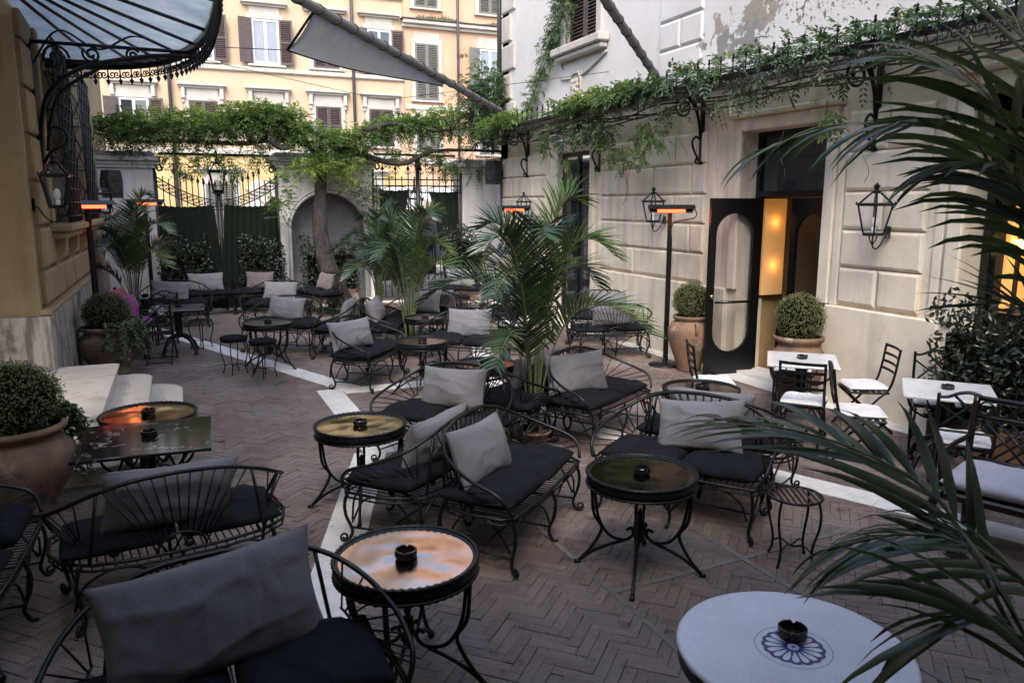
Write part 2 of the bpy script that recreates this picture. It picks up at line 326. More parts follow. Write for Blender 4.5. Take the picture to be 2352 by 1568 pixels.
# herringbone bricks at 45 degrees to the walls
BL, BW, GAP = .270, .0675, .0026
def brick_proto():
    m = MB(); a, b, c = BL/2-GAP/2, BW/2-GAP/2, .002
    v = [(-a,-b,-.012),(a,-b,-.012),(a,b,-.012),(-a,b,-.012),(-a,-b,-c),(a,-b,-c),(a,b,-c),(-a,b,-c),(-a+c,-b+c,0),(a-c,-b+c,0),(a-c,b-c,0),(-a+c,b-c,0)]
    m.add(v, [(0,1,5,4),(1,2,6,5),(2,3,7,6),(3,0,4,7),(4,5,9,8),(5,6,10,9),(6,7,11,10),(7,4,8,11),(8,9,10,11)]); return m
bp_ = brick_proto(); brick_me = bp_.mesh('brick', M['brick'], False)
rb = random.Random(3); cells = []
c45 = math.cos(R(45))
for i in range(-80, 330):
    for j in range(-120, 150):
        # herringbone of 4:1 bricks on a square grid of BW
        k = (i - j) % 8
        if k == 0: cx, cy, rot = (i+2)*BW, (j+.5)*BW, 0.
        elif k == 4: cx, cy, rot = (i+.5)*BW, (j+2-3)*BW, R(90)
        else: continue
        x = c45*cx - c45*cy + 0.3; y = c45*cx + c45*cy - .5
        if not (-1.75 < x < XR and 1.2 < y < YB-.2): continue
        q = Vector((x, y, 0)) - EYE; dep = q.dot(_fw)
        if dep < 1: continue
        u = CX + FPX*q.dot(_rt)/dep; v = CY - FPX*q.dot(_up)/dep
        if not (-500 < u < 2900 and v < 2300): continue
        if x < -1.2 and y > 9.6 and x < XL: continue
        cells.append((dep, x, y, rot + R(45), u, v))
cells.sort()
inview = [c for c in cells if 0 < c[4] < 2352 and c[5] < 1568]
single = set(id(c) for c in inview[:300])
rest = MB()
for c in cells:
    dep, x, y, rot, u, v = c
    dz = rb.gauss(0, .0018); tx, ty = rb.gauss(0, .018), rb.gauss(0, .006)
    rr = rot + rb.gauss(0, .006)
    if id(c) in single:
        o = put('brick', brick_me, floor, (x, y, dz), (tx, ty, rr))
    else:
        Mx = Matrix.Translation((x, y, dz)) @ Matrix.Rotation(rr, 4, 'Z') @ Matrix.Rotation(tx, 4, 'X')
        rest.add([Mx @ Vector(p) for p in bp_.v], bp_.f)
tag(rest.build('paving_bricks', M['brick'], floor, False), kind='stuff')
def strip(name, a, b, w, z, mt, parent, L=None):
    a, b = Vector((*a, 0)), Vector((*b, 0)); d = (b-a); ln = d.length; d.normalize(); n = Vector((-d.y, d.x, 0))*(w/2)
    k = max(1, int(round(ln/L))) if L else 1
    for i in range(k):
        p, q = a + d*(ln*i/k+.002), a + d*(ln*(i+1)/k-.002); zz = z + random.uniform(-.0006, .0006)
        m = MB(); vv = [p-n, q-n, q+n, p+n]
        m.add([(t.x, t.y, -.012) for t in vv] + [(t.x, t.y, zz) for t in vv], [(4,5,6,7),(0,1,5,4),(1,2,6,5),(2,3,7,6),(3,0,4,7)])
        m.build(name, mt, parent, False)
# pale travertine bands: four rays from the corners of a square
BWD = .30
strip('marble_slab', (-1.25, 17.75), (1.98, 9.52), BWD, .0060, M['trav'], floor, 1.1)
strip('marble_slab', (1.64, 9.72), (1.64, 6.95), BWD, .0075, M['trav'], floor, .95)
strip('marble_slab', (1.80, 9.58), (3.55, 9.58), BWD, .0072, M['trav'], floor, .95)
strip('marble_slab', (3.70, 9.72), (3.70, 6.95), BWD, .0075, M['trav'], floor, .95)
strip('marble_slab', (1.80, 7.10), (3.55, 7.10), BWD, .0072, M['trav'], floor, .95)
strip('marble_slab', (1.55, 7.00), (-.05, 2.2), BWD, .0060, M['trav'], floor, 1.1)
strip('marble_slab', (3.78, 7.02), (5.85, 2.3), BWD, .0060, M['trav'], floor, 1.1)
strip('marble_slab', (3.78, 9.66), (6.6, 17.6), BWD, .0060, M['trav'], floor, 1.1)
strip('marble_slab', (XR-.16, 2.6), (XR-.16, 17.9), .30, .0075, M['trav'], floor, 1.2)
strip('marble_slab', (-1.2, YB-.28), (7.0, YB-.28), .40, .0078, M['trav'], floor, 1.2)
for a, b in (((2.28,6.5),(2.32,1.4)), ((3.30,6.6),(3.38,1.4)), ((2.3,3.76),(4.3,3.86)), ((2.3,5.12),(4.2,5.2)), ((1.0,2.5),(2.3,2.5))):
    strip('stone_strip', a, b, .035, .0045, M['stonestrip'], floor)
# fallen leaves
lf = MB()
for i in range(46):
    x, y = random.uniform(-.5, 5.5), random.uniform(2.5, 15); a = random.uniform(0, 6.3); s = random.uniform(.012, .024)
    d, n = Vector((math.cos(a), math.sin(a), 0)), Vector((-math.sin(a), math.cos(a), 0)); c = Vector((x, y, .010))
    lf.add([c-d*s, c+n*s*.4+Vector((0,0,.005)), c+d*s, c-n*s*.4], [(0,1,2,3)])
tag(lf.build('fallen_leaves', M['vine'], None, False), 'tiny green and brown leaves scattered on the brick floor', 'leaves', kind='stuff')
# ---- street beyond the gates
m = MB(); m.box(-40, 50, YB+.95, 26.5, -.028, -.012); tag(m.build('road', M['asphalt'], smooth=False), kind='structure')
m = MB(); m.box(-40, 50, 26.5, 29.98, -.028, .12); tag(m.build('pavement', M['pave'], smooth=False), kind='structure')

# ================================================================== RIGHT BUILDING
# a wall in the plane x = XR seen from -x; openings as (y0, y1, z0, z1)
rbld = tag(empty('cream_building', (XR+1.5, 10, 0)), 'tall cream building with rusticated plaster blocks along the right of the courtyard', 'building')
def local(parent):                       # parts are built in world space, then hung on their parent
    return parent.matrix_basis.inverted()
def part(mb, name, mt, parent, smooth=False):
    o = mb.build(name, mt, parent, smooth); p = parent; L = Vector((0,0,0))
    while p: L += Vector(p.location); p = p.parent
    o.location = -L; return o
YE = 17.05                                # far corner
openings = [(12.70, 14.02, .12, 3.33), (7.02, 8.52, -.02, 3.30), (3.3, 5.20, .05, 3.40)]
ys = sorted({-7, YE, *[a for o in openings for a in o[:2]]})
m = MB()
for a, b in zip(ys[:-1], ys[1:]):
    op = [o for o in openings if o[0] <= a+.01 and o[1] >= b-.01]
    if not op: m.box(XR, XR+.45, a, b, -.02, 3.86)
    else:
        o = op[0]; m.box(XR, XR+.45, a, b, o[3], 3.86)
        if o[2] > 0: m.box(XR, XR+.45, a, b, -.02, o[2])
m.box(XR, XR+6, YE-.4, YE, -.02, 3.86)
part(m, 'wall', M['cream'], rbld)
# upper storey with its own, paler and peeling plaster
def peel_mat():
    m = mat('peeling_plaster', (.58,.54,.50), .92, (.52,.48,.44), 1.5, bump=.3, bscale=60, c3=(.44,.40,.37), s3=.7, k3=(.5,.8)); n = m.node_tree.nodes; L = m.node_tree.links; b = n['Principled BSDF']
    tc = n.new('ShaderNodeTexCoord'); base = b.inputs['Base Color'].links[0].from_socket
    def patch(cen, sc, ns, thr, col, prev, soft=.02):
        mp = n.new('ShaderNodeMapping'); mp.inputs['Location'].default_value = [-c*s for c, s in zip(cen, sc)]; mp.inputs['Scale'].default_value = sc; L.new(tc.outputs['Object'], mp.inputs[0])
        ln = n.new('ShaderNodeVectorMath'); ln.operation = 'LENGTH'; L.new(mp.outputs[0], ln.inputs[0])
        nz = n.new('ShaderNodeTexNoise'); nz.inputs['Scale'].default_value = ns; nz.inputs['Detail'].default_value = 8; nz.inputs['Roughness'].default_value = .68; L.new(tc.outputs['Object'], nz.inputs['Vector'])
        ad = n.new('ShaderNodeMath'); ad.operation = 'MULTIPLY_ADD'; L.new(nz.outputs[0], ad.inputs[0]); ad.inputs[1].default_value = -3.0; L.new(ln.outputs['Value'], ad.inputs[2])
        r = n.new('ShaderNodeMapRange'); r.inputs[1].default_value = thr; r.inputs[2].default_value = thr+soft; r.inputs[3].default_value = 1; r.inputs[4].default_value = 0; L.new(ad.outputs[0], r.inputs[0])
        x = n.new('ShaderNodeMix'); x.data_type = 'RGBA'; L.new(r.outputs[0], x.inputs[0]); L.new(prev, x.inputs[6]); x.inputs[7].default_value = (*col, 1); return x.outputs[2], r.outputs[0]
    c1, f1 = patch((7.1, 8.55, 4.80), (.1, .55, 1.25), 2.3, -1.32, (.27,.225,.175), base, .06)
    c2, f2 = patch((7.1, 8.7, 4.5), (.1, .6, 2.2), 3.3, -1.15, (.20,.185,.17), c1, .06)
    c3, f3 = patch((7.1, 7.2, 5.1), (.1, .3, .5), 14., -1.45, (.16,.12,.085), c2, .02)
    L.new(c3, b.inputs['Base Color'])
    return m
m = MB(); m.box(XR+.03, XR+.45, -7, 12.55, 3.86, 9.5); m.box(XR+.03, XR+.45, 13.75, YE-.05, 3.86, 9.5); m.box(XR+.03, XR+.45, 12.55, 13.75, 3.86, 5.28); m.box(XR+.03, XR+.45, 12.55, 13.75, 7.3, 9.5); m.box(XR+.03, XR+6, YE-.4, YE-.05, 3.862, 9.49)
M['peel'] = peel_mat(); part(m, 'upper_wall', M['peel'], rbld)
# rusticated blocks
def block(parent, y0, y1, z0, z1, x=XR, d=.045, mt=None, face=-1, g=.022, nm='stone_block'):
    m = MB(); b = .022
    yy0, yy1, zz0, zz1 = y0+g/2, y1-g/2, z0+g/2, z1-g/2
    xo, xi = x + face*d, x - face*.02
    bev = .03
    v = [(xi,yy0,zz0),(xi,yy1,zz0),(xi,yy1,zz1),(xi,yy0,zz1),(xo-face*.018,yy0,zz0),(xo-face*.018,yy1,zz0),(xo-face*.018,yy1,zz1),(xo-face*.018,yy0,zz1),
         (xo,yy0+bev,zz0+bev),(xo,yy1-bev,zz0+bev),(xo,yy1-bev,zz1-bev),(xo,yy0+bev,zz1-bev)]
    f = [(0,1,5,4),(1,2,6,5),(2,3,7,6),(3,0,4,7),(4,5,9,8),(5,6,10,9),(6,7,11,10),(7,4,8,11),(8,9,10,11)]
    if face > 0: f = [t[::-1] for t in f]
    m.add(v, f); return part(m, nm, mt or M['cream'], parent)
rows = [1.20, 1.63, 2.06, 2.49, 2.93, 3.38]
def block_field(y0, y1, joints, parent=rbld):
    for r_ in range(len(rows)-1):
        js = [y0] + [j for j in joints[r_ % 2] if y0 < j < y1] + [y1]
        for a, b in zip(js[:-1], js[1:]): block(parent, a, b, rows[r_], rows[r_+1])
block_field(9.28, 12.28, [[10.05, 11.15], [9.62, 10.62, 11.72]])
block_field(14.62, 16.92, [[15.75], [15.2, 16.35]])
block_field(5.62, 6.72, [[6.17], []])
# plinth, window and door surrounds, pilaster strips
for a, b in ((8.70, 12.52), (14.2, YE+.03), (5.36, 6.86), (-6.5, 3.1)): m = MB(); m.bbox(XR-.075, XR+.02, a, b, -.01, 1.17, .012); part(m, 'plinth', M['cream'], rbld)
for a, b, z1 in ((12.70, 14.02, 3.33), (7.02, 8.52, 3.30), (3.3, 5.2, 3.40)):
    m = MB()
    for yy in (a-.17, b): m.bbox(XR-.06, XR+.02, yy, yy+.17, 1.172, z1+.17, .015)
    m.bbox(XR-.062, XR+.02, a, b, z1, z1+.17, .015)
    m.bbox(XR-.10, XR+.02, a-.22, b+.22, z1+.172, z1+.24, .015)
    part(m, 'opening_surround', M['cream'], rbld)
for yy in (5.42, 6.74, 9.08, 12.32, 14.46): m = MB(); m.bbox(XR-.03, XR+.02, yy, yy+.10, 1.172, 3.43, .01); part(m, 'pilaster_strip', M['cream'], rbld)
# corner quoins and downpipe
for i in range(9):
    w_ = .55 if i % 2 else .75
    block(rbld, YE-.05-w_, YE-.05, 4.05+i*.62, 4.62+i*.62, x=XR+.03, d=.05, mt=M['trim'], g=.03, nm='corner_quoin')
for z0, z1, y0, y1 in ((5.08,5.55,9.55,10.65),(4.66,5.08,9.55,10.1),(4.66,5.08,10.1,10.65),(4.25,4.66,9.55,10.65),(5.55,6.0,9.55,10.1),(5.55,6.0,10.1,10.65)):
    block(rbld, y0, y1, z0, z1, x=XR+.03, d=.03, mt=M['peel'], g=.03)
m = MB(); m.tube([(XR-.02, YE+.04, 4.3), (XR-.02, YE+.04, 9.6)], .055, 10)
for z in (4.9, 6.9, 8.9): m.tube([(XR-.02, YE+.04, z), (XR-.02, YE+.04, z+.1)], .07, 10)
part(m, 'downpipe', M['pipe'], rbld, True)
# shuttered upper window
win = MB(); win.bbox(XR-.06, XR+.03, 12.37, 12.55, 5.28, 7.3, .01); win.bbox(XR-.06, XR+.03, 13.75, 13.93, 5.28, 7.3, .01)
wf = part(win, 'window_frame', M['trim'], rbld)
m = MB(); m.bbox(XR-.20, XR+.03, 12.2, 14.1, 5.14, 5.28, .02); m.bbox(XR-.13, XR+.03, 12.26, 14.04, 5.04, 5.138, .02); part(m, 'window_sill', M['trim'], rbld)
m = MB(); m.tube(spline([(XR, 12.25, 4.98), (XR, 12.6, 4.86), (XR, 13.1, 4.72), (XR, 13.5, 4.70), (XR, 14.0, 4.74)]), .022, 6); part(m, 'plaster_swag', M['trim'], rbld, True)
for a, b in ((12.55, 13.14), (13.16, 13.75)):
    m = MB()
    for yy in (a, b-.07): m.box(XR+.06, XR+.11, yy, yy+.07, 5.28, 7.3)
    for zz in (5.28, 6.25, 7.2): m.box(XR+.062, XR+.108, a+.07, b-.07, zz, zz+.09)
    z = 5.40
    while z < 7.18:
        m.box(-.03, .03, a+.07, b-.07, -.006, .006, Matrix.Translation((XR+.085, 0, z)) @ Matrix.Rotation(R(-40), 4, 'Y')); z += .062
    m.box(XR+.118, XR+.122, a, b, 5.28, 7.3)
    part(m, 'shutter', M['shutter'], rbld)
# relief plaque with a carved mask
pl = tag(empty('relief_plaque', (XR+.03, 13.33, 4.41)), 'small octagonal stone plaque carved with a bearded face on the upper wall', 'plaque')
m = MB(); o8 = [(-.22,-.22),(-.12,-.38),(.12,-.38),(.22,-.22),(.22,.22),(.12,.38),(-.12,.38),(-.22,.22)]
m.prism(o8, -.05, 0, 'x'); part(MB().add([(p[0]+XR+.03, p[1]+13.33, p[2]+4.41) for p in m.v], m.f), 'plaque_slab', M['trim'], pl)
m = MB(); P = [(XR-.03, 13.33+a*.93, 4.41+b*.93) for a, b in o8]; m.tube(P, .022, 6, closed=True); part(m, 'rim', M['trim'], pl, True)
m = MB()
def blob(m, c, r, n=10):
    for i in range(n//2):
        pass
    prof = [(math.sin(math.pi*i/8), -math.cos(math.pi*i/8)) for i in range(1, 8)]
    t = MB(); t.lathe(prof, 12); m.add([(c[0]+p[0]*r[0], c[1]+p[1]*r[1], c[2]+p[2]*r[2]) for p in t.v], t.f)
X0 = XR-.03
blob(m, (X0, 13.33, 4.43), (.06, .12, .17)); blob(m, (X0-.04, 13.33, 4.42), (.035, .025, .05))
for s in (-1, 1): blob(m, (X0-.045, 13.33+s*.05, 4.47), (.02, .03, .014)); blob(m, (X0-.02, 13.33+s*.1, 4.54), (.03, .05, .05)); blob(m, (X0-.02, 13.33+s*.12, 4.4), (.03, .035, .06))
for s in (-.12, -.06, 0, .06, .12): m.tube(bez((X0-.03, 13.33+s*.3, 4.36), (X0-.05, 13.33+s*.8, 4.3), (X0-.05, 13.33+s, 4.22), (X0-.01, 13.33+s*.8, 4.13), 6), .016, 5)
for s in (-.08, 0, .08): blob(m, (X0-.02, 13.33+s, 4.61), (.03, .045, .05))
part(m, 'carved_face', M['trim'], pl, True)

# ---- windows and doors of the right building (recessed, with rooms behind)
def room(y0, y1, z1, x0, x1, nm, wallm):
    m = MB(); t = .05
    m.box(x0, x1, y0-t, y0, -.02, z1); m.box(x0, x1, y1, y1+t, -.02, z1); m.box(x1, x1+t, y0-t, y1+t, -.02, z1); m.box(x0, x1, y0-t, y1+t, z1, z1+t)
    part(m, nm, wallm, rbld); m = MB(); m.box(x0-.4, x1, y0-t, y1+t, -.045, -.021); part(m, 'room_floor', M['pipe'], rbld)
def pane_window(nm, y0, y1, z0, z1, x, bars_y, bars_z, label):
    wroot = empty(nm, (x, (y0+y1)/2, z0)); wroot.parent = rbld; wroot.location = Vector((x, (y0+y1)/2, z0)) - rbld.location
    m = MB()
    for yy in (y0, y1-.08): m.bbox(x-.04, x+.04, yy, yy+.08, z0, z1, .006)
    for zz in (z0, z1-.08): m.bbox(x-.038, x+.038, y0+.08, y1-.08, zz, zz+.08, .006)
    for b in bars_y: m.bbox(x-.036, x+.036, b-.05, b+.05, z0+.08, z1-.08, .006)
    for b in bars_z: m.bbox(x-.034, x+.034, y0+.08, y1-.08, b-.05, b+.05, .006)
    part(m, 'sash_frame', M['blackpaint'], wroot)
    yb = [y0+.08] + [b for b in bars_y] + [y1-.08]; zb = [z0+.08] + [b for b in bars_z] + [z1-.08]
    for a, b in zip(yb[:-1], yb[1:]):
        for c, d in zip(zb[:-1], zb[1:]):
            m = MB(); m.box(x-.004, x+.004, a+.05, b-.05, c+.05, d-.05); part(m, 'pane', M['pane'], wroot)
pane_window('window', 12.70, 14.02, .12, 3.33, XR+.11, [13.36], [2.45], '')
room(7.0, 8.56, 3.35, XR+.45, XR+3.2, 'hallway_wall', M['interior'])
# doorway: frame with transom, fixed leaf on the near side, open leaf on the far side
dw = empty('doorway', (0,0,0)); dw.parent = rbld; dw.location = Vector((XR+.28, 7.77, 0)) - rbld.location
m = MB(); x = XR+.28
for yy in (7.02, 8.44): m.bbox(x-.05, x+.05, yy, yy+.08, -.02, 3.30, .008)
m.bbox(x-.055, x+.055, 7.10, 8.44, 2.44, 2.52, .008); m.bbox(x-.048, x+.048, 7.10, 8.44, 3.22, 3.30, .008); part(m, 'door_frame', M['blackpaint'], dw)
m = MB(); m.box(x-.005, x+.005, 7.10, 8.44, 2.52, 3.22); part(m, 'transom_pane', M['pane'], dw)
def stadium(w, h, n=10):                  # outline of a tall panel with half-round ends, centred on 0
    r = w/2; o = []
    for i in range(n+1): a = math.pi*i/n; o.append((r*math.cos(a), h/2-r + r*math.sin(a)))
    for i in range(n+1): a = math.pi+math.pi*i/n; o.append((r*math.cos(a), -h/2+r + r*math.sin(a)))
    return o
def door_leaf(W, Hh):                      # leaf in x (0..W), z (0..Hh), thickness in y
    m = MB(); st = stadium(W-.19, Hh-.52, 10); st = [(W/2+a, Hh/2+.06+b) for a, b in st]; n = len(st)
    for y in (-.025, .025):
        pts = [(a, y, b) for a, b in st]; out = []
        for a, b in st:
            dx, dz = a-W/2, b-Hh/2-.06; k = min((W/2)/abs(dx) if abs(dx) > 1e-6 else 9e9, ((Hh/2-.06) if dz > 0 else (Hh/2+.06))/abs(dz) if abs(dz) > 1e-6 else 9e9); out.append((W/2+dx*k, y, Hh/2+.06+dz*k))
        o = len(m.v); m.add(pts+out, [((i), (i+1) % n, n+(i+1) % n, n+i)[::(1 if y < 0 else -1)] for i in range(n)])
        for cx_, cz_ in ((0,0),(W,0),(W,Hh),(0,Hh)): pass
    m.add([(a, -.025, b) for a, b in st] + [(a, .025, b) for a, b in st], [(i, i+n, (i+1) % n+n, (i+1) % n) for i in range(n)])
    m.box(0, W, -.026, .026, 0, .09); m.box(0, W, -.026, .026, Hh-.09, Hh); m.box(0, .07, -.0262, .0262, .09, Hh-.09); m.box(W-.07, W, -.0262, .0262, .09, Hh-.09)
    return m, st
dm, st = door_leaf(.74, 2.42)
def leaf_at(nm, loc, rz, label=None):
    o = dm.build(nm, M['blackpaint'], dw, False); o.location = Vector(loc) - Vector((XR+.28, 7.77, 0)); o.rotation_euler = (0, 0, rz)
    p = MB(); p.prism(st, -.004, .004, 'y'); p.build('door_pane', M['doorglass'], o, False)
    h = MB(); h.tube([(.10, .07, 1.02), (.64, .07, 1.02)], .018, 8); h.tube([(.12, .07, 1.02), (.12, .02, 1.02)], .012, 6); h.tube([(.62, .07, 1.02), (.62, .02, 1.02)], .012, 6)
    h.build('push_bar', M['blackpaint'], o)
    k = MB(); k.lathe([(.012,-.01),(.014,.02),(.028,.03),(.032,.045),(.022,.06),(.005,.066)], 10); kb = k.build('door_knob', M['brass'], o); kb.rotation_euler = (R(-90), 0, 0); kb.location = (.70, .026, 1.10)
    return o
leaf_at('door_leaf', (XR+.22, 8.40, .004), math.atan2(8.40-8.40+.12, -.74))
leaf_at('door_leaf', (XR+.28, 7.10, .004), R(90))
m = MB(); m.box(XR-.02, XR+.45, 7.05, 8.5, -.012, .05); part(m, 'door_threshold', M['trav'], dw)
# lit panel lamp on the hall's far wall
ll = tag(empty('hall_lamp', (7.7, 8.5, 1.2)), 'tall glowing amber panel lamp on the wall inside the doorway', 'lamp')
m = MB(); m.bbox(7.49, 7.87, 8.475, 8.515, 1.08, 2.42, .006); part(m, 'lamp_panel', M['lamp'], ll)
m = MB(); m.box(7.48, 7.88, 8.48, 8.515, 1.06, 1.078); m.box(7.48, 7.88, 8.48, 8.515, 2.422, 2.44); part(m, 'lamp_frame', M['blackpaint'], ll)
for z in (1.50, 2.1):
    ld = bpy.data.lights.new('lamp_light', 'POINT'); ld.energy = .26; ld.color = (1, .46, .12); ld.shadow_soft_size = .05; lo = bpy.data.objects.new('lamp_light', ld); COL.objects.link(lo); lo.location = (7.68, 8.40, z)
ld = bpy.data.lights.new('hall_light', 'POINT'); ld.energy = .35; ld.color = (1, .65, .3); ld.shadow_soft_size = .15; lo = bpy.data.objects.new('hall_light', ld); COL.objects.link(lo); lo.location = (8.6, 7.9, 2.4)
# near window with the bar behind it
pane_m = M['doorglass']
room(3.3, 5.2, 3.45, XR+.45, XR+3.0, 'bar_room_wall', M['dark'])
bw = empty('bar_window', (0,0,0)); bw.parent = rbld; bw.location = Vector((XR+.3, 4.25, 0)) - rbld.location
m = MB(); x = XR+.30
for yy in (3.3, 4.2, 5.10): m.bbox(x-.05, x+.05, yy, yy+.10, .05, 3.40, .008)
for zz in (.05, 1.2, 2.55, 3.30): m.bbox(x-.048, x+.048, 3.4, 5.1, zz, zz+.10, .008)
part(m, 'sash_frame', M['blackpaint'], bw)
for a, b in ((3.4, 4.2), (4.3, 5.1)):
    for c, d in ((1.3, 2.55), (2.65, 3.3)):
        m = MB(); m.box(x-.004, x+.004, a, b, c, d); part(m, 'pane', M['doorglass'], bw)
wl = tag(empty('bar_wall_lights', (8.0, 5.15, 1.3)), 'row of warm glowing strips on the wall behind the bar window', 'lights')
for i, xx in enumerate((7.66, 7.92, 8.2, 8.6)):
    m = MB(); m.bbox(xx, xx+.11, 5.12, 5.17, 1.3, 2.35, .006); part(m, 'light_strip', M['strip'], wl)
bl = tag(empty('bowl_lamp', (7.72, 4.92, 1.85)), 'small glowing bowl lamp seen inside the bar window', 'lamp')
m = MB(); m.lathe([(.03,0),(.12,.03),(.17,.10),(.18,.15)], 16, (7.72, 4.92, 1.85)); part(m, 'lamp_bowl', M['bulb_on'], bl, True)
m = MB(); m.tube([(7.72, 4.92, 1.85), (7.72, 4.92, .0)], .015, 6); part(m, 'lamp_stand', M['blackpaint'], bl, True)

# ---- wall canopy along the right wall: brackets, iron beam with cresting, glass
cr = tag(empty('iron_wall_canopy', (XR, 10.5, 3.9)), 'long black iron canopy with spiked cresting along the cream wall', 'canopy')
XO = 6.42; ZC = 3.90; Y0C, Y1C = 2.2, 16.6
m = MB(); m.bbox(XO-.02, XO+.02, Y0C, Y1C, ZC-.02, ZC+.04, .006); m.bbox(XR-.06, XR-.0, Y0C, Y1C, ZC+.12, ZC+.2, .006); part(m, 'beam', M['iron'], cr)
m = MB(); m.tube([(XO+.10, Y0C, ZC-.09), (XO+.10, Y1C, ZC-.09)], .03, 8); part(m, 'gutter', M['shutter_g'], cr, True)
m = MB(); v = [(XO+.03, Y0C, ZC+.03), (XR-.05, Y0C, ZC+.14), (XR-.05, Y1C, ZC+.14), (XO+.03, Y1C, ZC+.03)]; m.add(v + [(a, b, c+.008) for a, b, c in v], [(0,1,2,3),(7,6,5,4),(0,4,5,1),(1,5,6,2),(2,6,7,3),(3,7,4,0)]); part(m, 'glass_roof', M['canopyglass'], cr)
sp = MB(); sp.tube([(0,0,0),(0,0,.16)], .010, 5); sp.lathe([(.004,.15),(.022,.17),(.010,.20),(.018,.215),(.001,.24)], 6, caps=False)
for s in (-1, 1): sp.tube(scroll((0, s*.045, .055), (0, s, 0), (0, 0, 1), .04, 1.2, 10, math.pi, .2), .006, 4)
sp_me = sp.mesh('cresting_spike', M['iron'])
sc = MB()
for s in (-1, 1): sc.tube(bez((0, s*.11, 0), (0, s*.11, -.11), (0, s*.03, -.11), (0, s*.02, -.04), 8), .007, 4)
sc.tube([(0,0,0),(0,0,-.13)], [.009, .003], 5)
sc_me = sc.mesh('valance_loop', M['iron'])
y = Y0C+.15
while y < Y1C:
    for me, z, nm in ((sp_me, ZC+.04, 'cresting_spike'), (sc_me, ZC-.02, 'valance_loop')):
        o = put(nm, me, cr, Vector((XO, y, z)) - cr.location)
    y += .235
def bracket_mesh():
    m = MB(); T = lambda pts, r=.018: m.tube(pts, r, 6, flat=1.)
    m.bbox(-.05, -.0, -.03, .03, -.95, .08, .005)
    T(spline([(-.05,0,-.62),(-.10,0,-.3),(-.20,0,-.06),(-.45,0,.02),(-.66,0,.03)]), .020); T(spline([(-.05,0,-.50),(-.15,0,-.2),(-.30,0,-.02),(-.50,0,.03)]), .016)
    T(scroll((-.36,0,-.16), (1,0,0), (0,0,1), .15, 1.5, 22, 2.2, .25), .017); T(scroll((-.14,0,-.05), (1,0,0), (0,0,1), .07, 1.4, 14, 0., .25), .013)
    T(spline([(-.05,0,-.60),(-.13,0,-.56),(-.19,0,-.64),(-.15,0,-.76),(-.07,0,-.88)]), .018); T(scroll((-.09,0,-.90), (1,0,0), (0,0,1), .045, 1.2, 12, 1.2, .3), .014)
    m.tube([(-.68,0,.03),(-.02,0,.03)], .018, 6); return m.mesh('bracket', M['iron'])
bme = bracket_mesh()
for yb in (15.48, 12.36, 9.42, 6.35, 3.3): put('bracket', bme, cr, Vector((XR, yb, 3.86)) - cr.location)

# unseen house added behind the camera to keep light off the foreground
bk = tag(empty('added_shade_house', (3, -3.5, 0)), 'plain ochre house added unseen behind the viewpoint to shade the foreground', 'building')
m = MB(); m.box(-6, 12, -4.2, -3.2, -.02, 8.5); part(m, 'wall', M['yellow'], bk)
for x in (-1, 2, 5):
    m = MB(); m.bbox(x, x+1.1, -3.22, -3.16, 4.2, 6.2, .02); part(m, 'window', M['pane'], bk)

# unseen canvas added above and behind the viewpoint to darken the near terrace
ca = tag(empty('added_shade_canvas', (3, -1, 4.5)), 'grey canvas added out of view to shade the near end of the terrace', 'awning')
m = MB(); nx, ny = 12, 8
for j in range(ny+1):
    for i in range(nx+1):
        x, y = -1.40 + 8.4*i/nx, -3.1 + 4.2*j/ny; m.v.append((x, y, 4.75 - .3*j/ny - .10*math.sin(math.pi*i/nx)))
for j in range(ny):
    for i in range(nx): q = j*(nx+1)+i; m.f.append((q, q+1, q+nx+2, q+nx+1))
part(m, 'canvas', M['sail'], ca, True)

# ================================================================== LEFT BUILDING
lbld = tag(empty('ochre_building', (XL-1.5, 12, 0)), 'dark ochre building with plaster blocks, grilled windows and marble base on the left', 'building')
YC = 9.85                                   # corner of the porch recess
m = MB(); WY = ((10.95, 12.35), (13.45, 14.85))
m.box(XL-.5, XL, YC, 10.95, -.02, 7.2); m.box(XL-.5, XL, 12.35, 13.45, -.02, 7.2); m.box(XL-.5, XL, 14.85, YB+3, -.02, 7.2)
for a, b in WY: m.box(XL-.5, XL, a, b, -.02, 2.10); m.box(XL-.5, XL, a, b, 4.35, 7.2)
m.box(XL-.5, XL, -6, YC, 4.5, 7.2); m.box(XL-3.2, XL-.5, YC, YC+.4, -.02, 7.2); m.box(XL-.5, XL-.02, -6, 6.0, -.02, 4.5); m.box(XL-2.4, XL-2.0, 6.0, YC, -.02, 4.5); m.box(XL-2.0, XL-.5, 6.0, YC, 4.5, 4.6)
part(m, 'wall', M['yellow'], lbld)
m = MB(); m.bbox(XL-.02, XL+.09, YC-.002, YB-.4, -.01, 1.12, .01); m.bbox(XL-.45, XL+.087, YC-.07, YC+.02, -.01, 1.12, .01); part(m, 'marble_dado', M['dado'], lbld)
m = MB(); m.bbox(XL-.02, XL+.11, YC-.03, YB-.4, 1.122, 1.19, .015); part(m, 'dado_moulding', M['yellow'], lbld)
zr = [1.21, 1.62, 2.10, 2.60, 3.10, 3.60, 4.10, 4.6]
